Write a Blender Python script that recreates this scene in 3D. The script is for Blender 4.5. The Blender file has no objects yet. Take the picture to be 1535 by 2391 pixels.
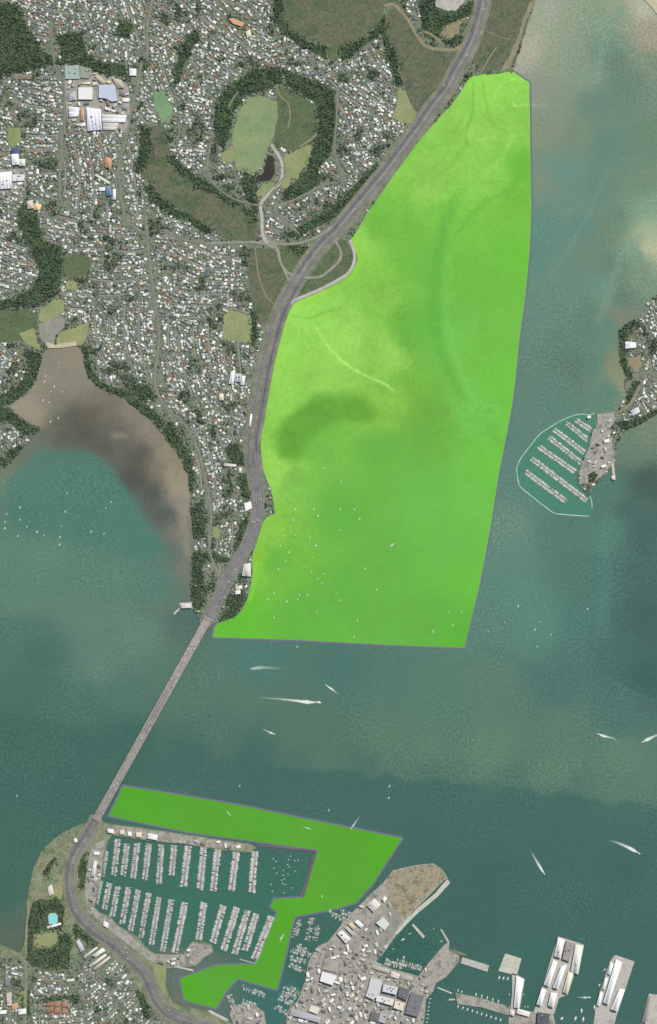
import bpy, bmesh, math, random
import numpy as np
from mathutils import Vector
from mathutils.geometry import delaunay_2d_cdt

random.seed(7)
rng = np.random.default_rng(11)
SC = bpy.context.scene
COL = SC.collection
W, H, S = 1535.0, 2391.0, 2.0            # survey sheet: 1535 x 2391 cells of 2 m


def X(px): return (px - W / 2) * S
def Y(py): return (H / 2 - py) * S


# ------------------------------------------------------------------ camera, sky, sun, exposure
CAM_H = 14000.0
cd = bpy.data.cameras.new('camera')
cam = bpy.data.objects.new('camera', cd)
COL.objects.link(cam)
cam.location = (0, 0, CAM_H)
cd.sensor_fit = 'VERTICAL'
cd.angle = 2 * math.atan(H * S / 2 / CAM_H)
cd.clip_start = 100
cd.clip_end = 60000
SC.camera = cam

SUN_EL, SUN_AZ = 50.0, 34.0               # azimuth clockwise from north (+Y)
wd = bpy.data.worlds.new('World')
SC.world = wd
wd.use_nodes = True
nt = wd.node_tree
bg = nt.nodes['Background']
sky = nt.nodes.new('ShaderNodeTexSky')
sky.sky_type = 'NISHITA'
sky.sun_disc = False
sky.sun_elevation = math.radians(SUN_EL)
sky.sun_rotation = math.radians(SUN_AZ)
sky.altitude = 0
nt.links.new(sky.outputs[0], bg.inputs[0])
bg.inputs[1].default_value = 0.085
sd = bpy.data.lights.new('sun', 'SUN')
sd.energy = 3.6
sd.angle = math.radians(0.5)
sd.color = (1.0, 0.95, 0.87)
sun = bpy.data.objects.new('sun', sd)
COL.objects.link(sun)
az, el = math.radians(SUN_AZ), math.radians(SUN_EL)
sdir = Vector((math.sin(az) * math.cos(el), math.cos(az) * math.cos(el), math.sin(el)))
sun.location = sdir * 5000
sun.rotation_euler = sdir.to_track_quat('Z', 'Y').to_euler()
SC.view_settings.view_transform = 'Standard'
SC.view_settings.look = 'None'
SC.view_settings.exposure = 0.0
SC.view_settings.gamma = 1.0

# ------------------------------------------------------------------ colour and materials
KR, KG, KB = 1.10, 1.09, 1.13             # daylight falling on a level surface


def lin(c):
    c = np.asarray(c, float) / 255.0
    l = np.where(c <= 0.04045, c / 12.92, ((c + 0.055) / 1.055) ** 2.4)
    return np.clip(l / np.array([KR, KG, KB]), 0.004, 0.86)


def rgba(c):
    l = lin(c)
    return (float(l[0]), float(l[1]), float(l[2]), 1.0)


def new_mat(name, rough=0.85, spec=0.15):
    m = bpy.data.materials.new(name)
    m.use_nodes = True
    b = m.node_tree.nodes['Principled BSDF']
    b.inputs['Roughness'].default_value = rough
    b.inputs['Specular IOR Level'].default_value = spec
    return m, m.node_tree, b


def noise(t, scale, detail=4, rough=0.6, warp=None):
    n = t.nodes.new('ShaderNodeTexNoise')
    n.inputs['Scale'].default_value = scale
    n.inputs['Detail'].default_value = detail
    n.inputs['Roughness'].default_value = rough
    g = t.nodes.new('ShaderNodeNewGeometry')
    t.links.new(g.outputs['Position'], n.inputs['Vector'])
    return n.outputs['Fac']


def ramp(t, fac, stops):
    r = t.nodes.new('ShaderNodeValToRGB')
    e = r.color_ramp.elements
    while len(e) < len(stops): e.new(0.5)
    for i, (p, c) in enumerate(stops):
        e[i].position = p
        e[i].color = c if len(c) == 4 else rgba(c)
    t.links.new(fac, r.inputs[0])
    return r.outputs[0]


def mixc(t, fac, a, b, mode='MIX'):
    m = t.nodes.new('ShaderNodeMix')
    m.data_type = 'RGBA'
    m.blend_type = mode
    for i, v in ((0, fac), (6, a), (7, b)):
        if hasattr(v, 'links') or hasattr(v, 'is_output'): t.links.new(v, m.inputs[i])
        else: m.inputs[i].default_value = v
    return m.outputs[2]


def bump(t, b, h, strength, dist):
    n = t.nodes.new('ShaderNodeBump')
    n.inputs['Strength'].default_value = strength
    n.inputs['Distance'].default_value = dist
    t.links.new(h, n.inputs['Height'])
    t.links.new(n.outputs[0], b.inputs['Normal'])


def g4(v): return (v, v, v, 1)


def mat_noise(name, stops, scale, scale2=0.35, amt=0.35, rough=0.9, bm=0.0, bd=1.0, spec=0.1):
    """base colours by a broad noise, broken by a fine one"""
    m, t, b = new_mat(name, rough, spec)
    base = ramp(t, noise(t, scale, 6, 0.65), stops)
    f = noise(t, scale2, 3, 0.7)
    k = ramp(t, f, [(0.3, g4(1 - amt)), (0.7, g4(1 + amt))])
    c = mixc(t, 1.0, base, k, 'MULTIPLY')
    t.links.new(c, b.inputs['Base Color'])
    if bm: bump(t, b, f, bm, bd)
    return m


def mat_attr(name, rough=0.85, spec=0.15, scale=0.4, amt=0.2, big=0.0, bm=0.0, bd=1.0):
    """the thing's own colour (tint), weathered by noise"""
    m, t, b = new_mat(name, rough, spec)
    a = t.nodes.new('ShaderNodeAttribute')
    a.attribute_name = 'tint'
    f = noise(t, scale, 3, 0.65)
    k = ramp(t, f, [(0.28, g4(1 - amt)), (0.72, g4(1 + amt))])
    c = mixc(t, 1.0, a.outputs['Color'], k, 'MULTIPLY')
    if big:
        k2 = ramp(t, noise(t, scale * 0.06, 3, 0.6), [(0.3, g4(1 - big)), (0.7, g4(1 + big))])
        c = mixc(t, 1.0, c, k2, 'MULTIPLY')
    t.links.new(c, b.inputs['Base Color'])
    if bm: bump(t, b, f, bm, bd)
    return m


M_WATER = None
def make_water_mat(name):
    m, t, b = new_mat(name, 0.55, 0.12)
    a = t.nodes.new('ShaderNodeAttribute')
    a.attribute_name = 'tint'
    chop = noise(t, 0.085, 3, 0.7)
    patch = ramp(t, noise(t, 0.0021, 3, 0.55), [(0.40, g4(0.12)), (0.60, g4(1.0))])
    k = ramp(t, chop, [(0.28, g4(0.74)), (0.5, g4(1.0)), (0.72, g4(1.42))])
    kk = mixc(t, patch, g4(1.0), k)
    fine = ramp(t, noise(t, 0.05, 5, 0.7), [(0.3, g4(0.955)), (0.7, g4(1.045))])
    c = mixc(t, 1.0, mixc(t, 1.0, a.outputs['Color'], kk, 'MULTIPLY'), fine, 'MULTIPLY')
    t.links.new(c, b.inputs['Base Color'])
    n = t.nodes.new('ShaderNodeBump')
    n.inputs['Strength'].default_value = 0.12
    n.inputs['Distance'].default_value = 2.0
    t.links.new(chop, n.inputs['Height'])
    t.links.new(n.outputs[0], b.inputs['Normal'])
    return m


M_WATER = make_water_mat('harbour water')
M_MUD = mat_attr('tidal mud', 0.7, 0.2, 0.06, 0.10, 0.06)
M_GROUND = mat_noise('garden ground', [(0.30, (84, 106, 80)), (0.43, (108, 124, 102)), (0.52, (136, 140, 124)),
                                       (0.60, (118, 127, 108)), (0.72, (92, 112, 86))], 0.045, 0.14, 0.35)
M_PORT = mat_noise('port yard', [(0.30, (130, 129, 122)), (0.44, (156, 153, 145)), (0.53, (180, 174, 164)), (0.62, (140, 139, 134)),
                                 (0.75, (130, 131, 118))], 0.022, 0.16, 0.26)
M_BARE = mat_noise('bare earth', [(0.30, (104, 106, 86)), (0.42, (134, 128, 106)), (0.52, (172, 161, 138)), (0.62, (146, 133, 112)),
                                  (0.75, (116, 114, 88))], 0.018, 0.12, 0.25)
M_PARK = mat_noise('shore reserve', [(0.30, (96, 112, 84)), (0.46, (124, 136, 108)), (0.58, (148, 151, 126)),
                                     (0.75, (108, 122, 90))], 0.018, 0.12, 0.25)
M_SWAMP = mat_noise('mangrove swamp', [(0.28, (78, 98, 74)), (0.42, (99, 110, 87)), (0.52, (113, 114, 94)), (0.6, (93, 108, 80)),
                                       (0.72, (85, 102, 76))], 0.010, 0.09, 0.3, 0.9, 0.5, 2.0)
M_SCRUB = mat_noise('scrub floor', [(0.30, (84, 104, 74)), (0.5, (104, 116, 88)), (0.7, (93, 112, 78))], 0.014, 0.14, 0.3, 0.9, 0.5, 2.0)
M_LAWN = mat_noise('mown grass', [(0.30, (134, 148, 104)), (0.5, (150, 158, 114)), (0.66, (162, 160, 116)),
                                  (0.8, (172, 164, 122))], 0.014, 0.14, 0.15)
M_PITCH = mat_noise('watered pitch', [(0.3, (128, 150, 108)), (0.55, (142, 160, 116)), (0.75, (164, 166, 122))], 0.013, 0.14, 0.14)
M_TEALTURF = mat_noise('sports turf', [(0.3, (118, 150, 112)), (0.6, (132, 164, 124))], 0.02, 0.2, 0.08)
M_WOODFLOOR = mat_noise('wood floor', [(0.3, (68, 86, 62)), (0.7, (90, 108, 78))], 0.03, 0.15, 0.25)
M_POND = mat_noise('pond water', [(0.3, (58, 56, 50)), (0.7, (70, 68, 60))], 0.02, 0.1, 0.06, 0.4)
M_SAND = mat_noise('beach sand', [(0.3, (188, 180, 152)), (0.7, (208, 200, 172))], 0.03, 0.2, 0.1)
M_ASPH = mat_noise('motorway asphalt', [(0.3, (104, 104, 106)), (0.5, (122, 120, 121)), (0.7, (136, 133, 132))], 0.02, 0.16, 0.2)
M_ASPHD = mat_noise('dark asphalt', [(0.3, (88, 88, 98)), (0.5, (103, 101, 110)), (0.7, (116, 113, 119))], 0.02, 0.16, 0.2)
M_VERGE = mat_noise('road verge', [(0.3, (104, 116, 92)), (0.5, (134, 136, 116)), (0.7, (154, 149, 130))], 0.02, 0.14, 0.22)
M_STREET = mat_noise('street asphalt', [(0.3, (142, 140, 132)), (0.7, (166, 163, 152))], 0.02, 0.2, 0.14)
M_RIDGE = mat_noise('main street', [(0.3, (134, 130, 118)), (0.7, (154, 149, 136))], 0.02, 0.2, 0.12)
M_PATH = mat_noise('gravel track', [(0.3, (142, 134, 110)), (0.7, (160, 152, 126))], 0.03, 0.2, 0.15)
M_CONC = mat_noise('concrete', [(0.3, (166, 162, 156)), (0.5, (196, 191, 184)), (0.7, (182, 177, 170))], 0.03, 0.2, 0.24)
M_PALE = mat_noise('pale concrete', [(0.3, (186, 186, 172)), (0.7, (212, 210, 196))], 0.04, 0.25, 0.14)
M_ROCK = mat_noise('rock armour', [(0.3, (160, 186, 172)), (0.5, (196, 214, 202)), (0.7, (140, 160, 150))], 0.1, 0.3, 0.3, 0.95, 0.8, 1.5)
M_ROCKD = mat_noise('dark rock armour', [(0.3, (92, 82, 96)), (0.5, (118, 106, 112)), (0.7, (104, 92, 108))], 0.1, 0.3, 0.25, 0.95, 0.8, 1.5)
M_STEEL = mat_noise('painted bridge steel', [(0.3, (176, 174, 174)), (0.7, (200, 196, 194))], 0.05, 0.3, 0.1, 0.6)
M_BDECK = mat_noise('bridge roadway', [(0.3, (140, 134, 133)), (0.5, (164, 156, 153)), (0.7, (182, 175, 170))], 0.05, 0.14, 0.24)
M_PIER = mat_noise('bridge pier concrete', [(0.3, (140, 136, 128)), (0.7, (160, 155, 146))], 0.05, 0.3, 0.1)
M_MARK = mat_noise('road paint', [(0.3, (205, 203, 200)), (0.7, (220, 218, 214))], 0.1, 0.4, 0.1)
M_DECKW = mat_noise('pontoon deck', [(0.3, (176, 170, 162)), (0.7, (198, 192, 184))], 0.1, 0.4, 0.15)
M_ROOF = mat_attr('roofing', 0.7, 0.2, 0.25, 0.16)
M_BOAT = mat_attr('boat paint', 0.4, 0.35, 0.8, 0.07)
M_CAR = mat_attr('car paint', 0.35, 0.4, 1.0, 0.05)
M_LEAF = mat_attr('foliage', 0.85, 0.1, 0.5, 0.25)
M_BARK = mat_noise('bark', [(0.3, (70, 60, 48)), (0.7, (92, 80, 64))], 0.5, 2.0, 0.2)
M_ZONE = mat_attr('green film', 0.75, 0.08, 0.06, 0.045, 0.03)
M_LINE = mat_noise('grey violet band', [(0.3, (112, 112, 132)), (0.5, (118, 120, 138)), (0.7, (106, 116, 134))], 0.01, 0.06, 0.06)
M_POOL = mat_noise('pool water', [(0.3, (130, 218, 220)), (0.7, (150, 230, 230))], 0.1, 0.3, 0.05, 0.3)


def make_foam(name):
    m, t, b = new_mat(name, 0.9, 0.05)
    b.inputs['Base Color'].default_value = rgba((232, 240, 234))
    a = t.nodes.new('ShaderNodeAttribute')
    a.attribute_name = 'tint'
    n = noise(t, 0.11, 4, 0.75)
    mt = t.nodes.new('ShaderNodeMath')
    mt.operation = 'MULTIPLY_ADD'
    t.links.new(n, mt.inputs[0])
    mt.inputs[1].default_value = 0.9
    mt.inputs[2].default_value = 0.5
    m2 = t.nodes.new('ShaderNodeMath')
    m2.operation = 'MULTIPLY'
    m2.use_clamp = True
    t.links.new(mt.outputs[0], m2.inputs[0])
    t.links.new(a.outputs['Fac'], m2.inputs[1])
    t.links.new(m2.outputs[0], b.inputs['Alpha'])
    return m


M_FOAM = make_foam('wake foam')


# ------------------------------------------------------------------ object helpers
def tag(o, label=None, cat=None, group=None, kind=None):
    if label: o['label'] = label
    if cat: o['category'] = cat
    if group: o['group'] = group
    if kind: o['kind'] = kind
    return o


def empty(name, loc, label, cat, group=None):
    o = bpy.data.objects.new(name, None)
    o.empty_display_size = 5
    COL.objects.link(o)
    o.location = loc
    return tag(o, label, cat, group)


def obj(name, me, parent=None):
    o = bpy.data.objects.new(name, me)
    COL.objects.link(o)
    if parent: o.parent = parent
    return o


def fast_mesh(name, V, loops, sizes, mats, tint=None, midx=None):
    """mesh straight from arrays; tint is one colour per face (N,3) or per vertex"""
    me = bpy.data.meshes.new(name)
    V = np.asarray(V, np.float32)
    loops = np.asarray(loops, np.int32)
    sizes = np.asarray(sizes, np.int32)
    me.vertices.add(len(V))
    me.vertices.foreach_set('co', V.ravel())
    me.loops.add(len(loops))
    me.loops.foreach_set('vertex_index', loops)
    me.polygons.add(len(sizes))
    st = np.zeros(len(sizes), np.int32)
    st[1:] = np.cumsum(sizes)[:-1]
    me.polygons.foreach_set('loop_start', st)
    me.polygons.foreach_set('loop_total', sizes)
    if midx is not None: me.polygons.foreach_set('material_index', np.asarray(midx, np.int32))
    for m in mats: me.materials.append(m)
    if tint is not None:
        tint = np.asarray(tint, np.float32)
        dom = 'POINT' if len(tint) == len(V) and len(tint) != len(sizes) else 'FACE'
        at = me.attributes.new('tint', 'FLOAT_COLOR', dom)
        c = np.ones((len(tint), 4), np.float32)
        c[:, :3] = tint
        at.data.foreach_set('color', c.ravel())
    me.update(calc_edges=True)
    return me


class MB:
    """collects shapes into one mesh"""
    def __init__(s): s.v, s.f, s.c, s.m = [], [], [], []
    def add(s, vs, fs, c=(255, 255, 255), m=0):
        o = len(s.v)
        s.v += [tuple(v) for v in vs]
        l = lin(c)
        for f in fs:
            s.f.append([o + i for i in f])
            s.c.append(l)
            s.m.append(m)
    def box(s, cx, cy, z0, z1, lx, ly, rot=0, c=(255, 255, 255), m=0, taper=1.0):
        ca, sa = math.cos(rot), math.sin(rot)
        vs = []
        for z, k in ((z0, 1.0), (z1, taper)):
            for ux, uy in ((-1, -1), (1, -1), (1, 1), (-1, 1)):
                x, y = ux * lx / 2 * k, uy * ly / 2 * k
                vs.append((cx + x * ca - y * sa, cy + x * sa + y * ca, z))
        s.add(vs, [(4, 5, 6, 7), (0, 1, 5, 4), (1, 2, 6, 5), (2, 3, 7, 6), (3, 0, 4, 7), (3, 2, 1, 0)], c, m)
    def bar(s, a, b, r, c=(255, 255, 255), m=0):
        a, b = Vector(a), Vector(b)
        d = (b - a).normalized()
        u = d.cross(Vector((0, 0, 1)))
        if u.length < 1e-3: u = Vector((1, 0, 0))
        u.normalize()
        w = d.cross(u)
        vs = [p + u * r * i + w * r * j for p in (a, b) for i, j in ((-1, -1), (1, -1), (1, 1), (-1, 1))]
        s.add(vs, [(0, 1, 5, 4), (1, 2, 6, 5), (2, 3, 7, 6), (3, 0, 4, 7), (4, 5, 6, 7), (3, 2, 1, 0)], c, m)
    def prism(s, pts, z0, z1, c=(255, 255, 255), m=0, top=True, cside=None):
        n = len(pts)
        a = sum(pts[i][0] * pts[(i + 1) % n][1] - pts[(i + 1) % n][0] * pts[i][1] for i in range(n))
        if a < 0: pts = pts[::-1]
        vs = [(p[0], p[1], z0) for p in pts] + [(p[0], p[1], z1) for p in pts]
        s.add(vs, [(i, (i + 1) % n, n + (i + 1) % n, n + i) for i in range(n)], cside or c, m)
        if top: s.add([(p[0], p[1], z1) for p in pts], [tuple(range(n))], c, m)
    def mesh(s, name, mats):
        sizes = [len(f) for f in s.f]
        loops = [i for f in s.f for i in f]
        return fast_mesh(name, s.v, loops, sizes, mats if isinstance(mats, list) else [mats], np.array(s.c), s.m)
    def arr(s):
        return (np.array(s.v, np.float32), np.array([i for f in s.f for i in f]), np.array([len(f) for f in s.f]),
                np.array(s.c, np.float32))


def world_poly(px): return [(X(a), Y(b)) for a, b in px]


def rough(poly, amp=1.5, step=6.0, closed=True, seed=1):
    """break long straight runs of a natural shoreline into small irregular ones"""
    r = random.Random(seed)
    out = []
    n = len(poly)
    for i in range(n if closed else n - 1):
        a, b = poly[i], poly[(i + 1) % n]
        out.append(a)
        d = math.dist(a, b)
        k = int(d / step)
        if d > 400: continue
        nx, ny = -(b[1] - a[1]) / max(d, 1e-6), (b[0] - a[0]) / max(d, 1e-6)
        for j in range(1, k):
            t = j / k
            q = r.uniform(-amp, amp)
            out.append((a[0] + (b[0] - a[0]) * t + nx * q, a[1] + (b[1] - a[1]) * t + ny * q))
    if not closed: out.append(poly[-1])
    return out


def slab(name, px, z0, z1, mat, parent=None):
    """flat-topped body with sides, triangulated"""
    pts = world_poly(px)
    n = len(pts)
    vs, es, fs, *_ = delaunay_2d_cdt([Vector(p) for p in pts], [(i, (i + 1) % n) for i in range(n)], [], 1, 1e-3)
    V = [(v.x, v.y, z1) for v in vs]
    F = [tuple(f) for f in fs]
    area = sum(pts[i][0] * pts[(i + 1) % n][1] - pts[(i + 1) % n][0] * pts[i][1] for i in range(n))
    if area < 0: pts = pts[::-1]
    if z0 is not None:
        o = len(V)
        V += [(p[0], p[1], z1) for p in pts] + [(p[0], p[1], z0) for p in pts]
        F += [(o + n + i, o + n + (i + 1) % n, o + (i + 1) % n, o + i) for i in range(n)]
    me = bpy.data.meshes.new(name)
    me.from_pydata(V, [], F)
    me.materials.append(mat)
    return obj(name, me, parent)


def smooth(pts, k=6):
    """Catmull-Rom through the given points"""
    P = [pts[0]] + list(pts) + [pts[-1]]
    out = []
    for i in range(1, len(P) - 2):
        p0, p1, p2, p3 = [np.array(q, float) for q in P[i - 1:i + 3]]
        for j in range(k):
            t = j / k
            out.append(tuple(0.5 * (2 * p1 + (p2 - p0) * t + (2 * p0 - 5 * p1 + 4 * p2 - p3) * t * t +
                                    (3 * p1 - p0 - 3 * p2 + p3) * t ** 3)))
    out.append(tuple(pts[-1]))
    return out


def offset_line(pts, d):
    """shift a polyline sideways by d (positive to its left in sheet space)"""
    a = np.array(pts, float)
    t = np.gradient(a, axis=0)
    t /= np.linalg.norm(t, axis=1)[:, None] + 1e-9
    return [tuple(q) for q in a + np.stack([t[:, 1], -t[:, 0]], 1) * d]


def ribbon(mb, pts, w, z, c=(255, 255, 255), zf=None, m=0):
    """strip of width w (sheet cells) along a polyline"""
    L, R = offset_line(pts, w / 2), offset_line(pts, -w / 2)
    vs = []
    for i, (l, r) in enumerate(zip(L, R)):
        zz = zf(i / (len(pts) - 1)) if zf else z
        vs += [(X(l[0]), Y(l[1]), zz), (X(r[0]), Y(r[1]), zz)]
    mb.add(vs, [(2 * i, 2 * i + 1, 2 * i + 3, 2 * i + 2) for i in range(len(pts) - 1)], c, m)


def inpoly(px, py, poly):
    """vectorised point in polygon"""
    poly = np.asarray(poly, float)
    r = np.zeros(px.shape, bool)
    x0, y0 = poly.min(0)
    x1, y1 = poly.max(0)
    sel = (px >= x0) & (px <= x1) & (py >= y0) & (py <= y1)
    if not sel.any(): return r
    a, b = px[sel], py[sel]
    q = np.zeros(a.shape, bool)
    n = len(poly)
    for i in range(n):
        xa, ya = poly[i]
        xb, yb = poly[i - 1]
        if ya == yb: continue
        k = ((ya > b) != (yb > b)) & (a < (xb - xa) * (b - ya) / (yb - ya) + xa)
        q ^= k
    r[sel] = q
    return r


def dist_line(px, py, pts):
    d = np.full(px.shape, 1e9)
    for (ax, ay), (bx, by) in zip(pts[:-1], pts[1:]):
        ux, uy = bx - ax, by - ay
        t = np.clip(((px - ax) * ux + (py - ay) * uy) / (ux * ux + uy * uy + 1e-9), 0, 1)
        d = np.minimum(d, np.hypot(px - ax - t * ux, py - ay - t * uy))
    return d


def vnoise(px, py, scale, seed=0):
    """smooth value noise, 0..1"""
    r = np.random.default_rng(seed)
    T = r.random((256, 256))
    x, y = px / scale + 37.3, py / scale + 91.7
    ix, iy = np.floor(x).astype(int), np.floor(y).astype(int)
    fx, fy = x - ix, y - iy
    fx, fy = fx * fx * (3 - 2 * fx), fy * fy * (3 - 2 * fy)
    g = lambda a, b: T[a % 256, b % 256]
    return ((g(ix, iy) * (1 - fx) + g(ix + 1, iy) * fx) * (1 - fy) +
            (g(ix, iy + 1) * (1 - fx) + g(ix + 1, iy + 1) * fx) * fy)


# ------------------------------------------------------------------ coastlines (sheet cells)
EAST_SHORE = [(1258, -40), (1250, 0), (1243, 30), (1232, 60), (1220, 100), (1207, 140), (1198, 166), (1165, 171), (1130, 172),
              (1100, 177), (1088, 193), (1075, 216), (1055, 243), (1035, 264), (1010, 292), (985, 321), (960, 352), (935, 386),
              (905, 430), (880, 465), (858, 496), (845, 520), (830, 543), (820, 556), (825, 576), (833, 595), (835, 606),
              (830, 619), (818, 637), (800, 651), (775, 662), (750, 675), (720, 690), (690, 705), (673, 720), (668, 738),
              (662, 765), (655, 795), (645, 830), (632, 880), (622, 920), (612, 965), (604, 1005), (602, 1030), (607, 1060),
              (613, 1090), (622, 1118), (632, 1140), (638, 1165), (642, 1198), (622, 1207), (612, 1225), (605, 1250),
              (597, 1275), (590, 1295), (589, 1310), (590, 1330), (587, 1360), (578, 1395), (568, 1420), (552, 1438),
              (530, 1447), (507, 1452), (490, 1464)]
WEST_SHORE = [(470, 1466), (462, 1440), (449, 1420), (447, 1395), (445, 1348), (451, 1294), (455, 1262), (448, 1208), (444, 1184),
              (445, 1151), (440, 1107), (424, 1067), (401, 1041), (378, 1011), (352, 976), (320, 955), (292, 929), (258, 916),
              (229, 901), (208, 882), (198, 846), (193, 811), (178, 806), (150, 809), (115, 811), (97, 822), (99, 841),
              (88, 885), (62, 921), (36, 938), (23, 948), (39, 963), (62, 984), (96, 997), (83, 1013), (60, 1039), (44, 1060),
              (15, 1090), (0, 1093), (-300, 1100)]
NORTH = [(-300, -300), (1262, -300)] + rough(EAST_SHORE[:8], 1.6, 6, False, 3) + EAST_SHORE[8:-9] + \
        rough(EAST_SHORE[-9:], 1.0, 6, False, 4) + rough(WEST_SHORE, 1.8, 6, False, 5)
HEAD = rough([(1830, 540), (1700, 600), (1535, 687), (1513, 706), (1495, 737), (1466, 753), (1448, 768), (1448, 799), (1445, 815), (1450, 843),
              (1463, 872), (1458, 895), (1466, 921), (1445, 950), (1435, 960), (1393, 966), (1395, 987), (1380, 1010),
              (1375, 1041), (1364, 1067), (1349, 1101), (1351, 1132), (1375, 1156), (1390, 1130), (1416, 1109),
              (1440, 1078), (1442, 1031), (1461, 1005), (1500, 984), (1535, 963), (1700, 920), (1830, 900)], 1.6, 6, True, 6)
CORNER = [(1486, -12), (1508, 3), (1522, 17), (1540, 40), (1700, 90), (1700, -200), (1486, -200)]
SOUTH = [(-300, 2205), (0, 2205), (25, 2215), (45, 2226), (56, 2210), (60, 2180), (63, 2150), (63, 2103), (66, 2080), (71, 2064), (79, 2025),
         (95, 1991), (114, 1970), (138, 1950), (165, 1935), (188, 1925), (210, 1918), (225, 1911), (245, 1922), (350, 1935),
         (480, 1955), (585, 1970), (600, 1980), (585, 1990), (560, 1990), (480, 1979), (430, 1971), (345, 1963), (262, 1950),
         (252, 1965), (247, 1990), (237, 2050), (229, 2078), (222, 2118), (232, 2130), (258, 2140), (280, 2163), (305, 2178),
         (325, 2189), (337, 2208), (362, 2226), (405, 2229), (428, 2226), (440, 2210), (450, 2197), (475, 2199), (495, 2206),
         (500, 2222), (475, 2239), (456, 2257), (405, 2260), (390, 2262), (388, 2300), (395, 2325), (405, 2343), (428, 2351),
         (475, 2358), (532, 2384), (545, 2392), (548, 2700), (-300, 2700)]
QUARTER = [(669, 2700), (669, 2372), (677, 2353), (695, 2337), (705, 2312), (714, 2283), (720, 2247), (730, 2228), (744, 2208),
           (765, 2200), (787, 2173), (804, 2150), (823, 2130), (839, 2115), (864, 2089), (894, 2062), (917, 2033), (950, 2024),
           (985, 2018), (1013, 2016), (1033, 2030), (1046, 2050), (1035, 2057), (1005, 2088), (975, 2118), (962, 2130),
           (948, 2150), (928, 2181), (897, 2224), (878, 2245), (882, 2247), (917, 2263), (942, 2269), (971, 2277), (977, 2279),
           (1011, 2236), (1040, 2204), (1050, 2200), (1048, 2218), (1073, 2232), (1073, 2245), (1042, 2281), (1018, 2296),
           (1011, 2316), (995, 2333), (993, 2365), (989, 2391), (989, 2700)]
SPUR = [(550, 2700), (545, 2392), (536, 2366), (543, 2351), (562, 2344), (599, 2350), (617, 2363), (622, 2391), (625, 2700)]
QUAY = [(1185, 2700), (1188, 2368), (1200, 2358), (1240, 2362), (1292, 2366), (1297, 2391), (1300, 2700)]
LANDS = [NORTH, HEAD, CORNER, SOUTH, QUARTER, SPUR, QUAY]
ZL = 3.0

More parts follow.
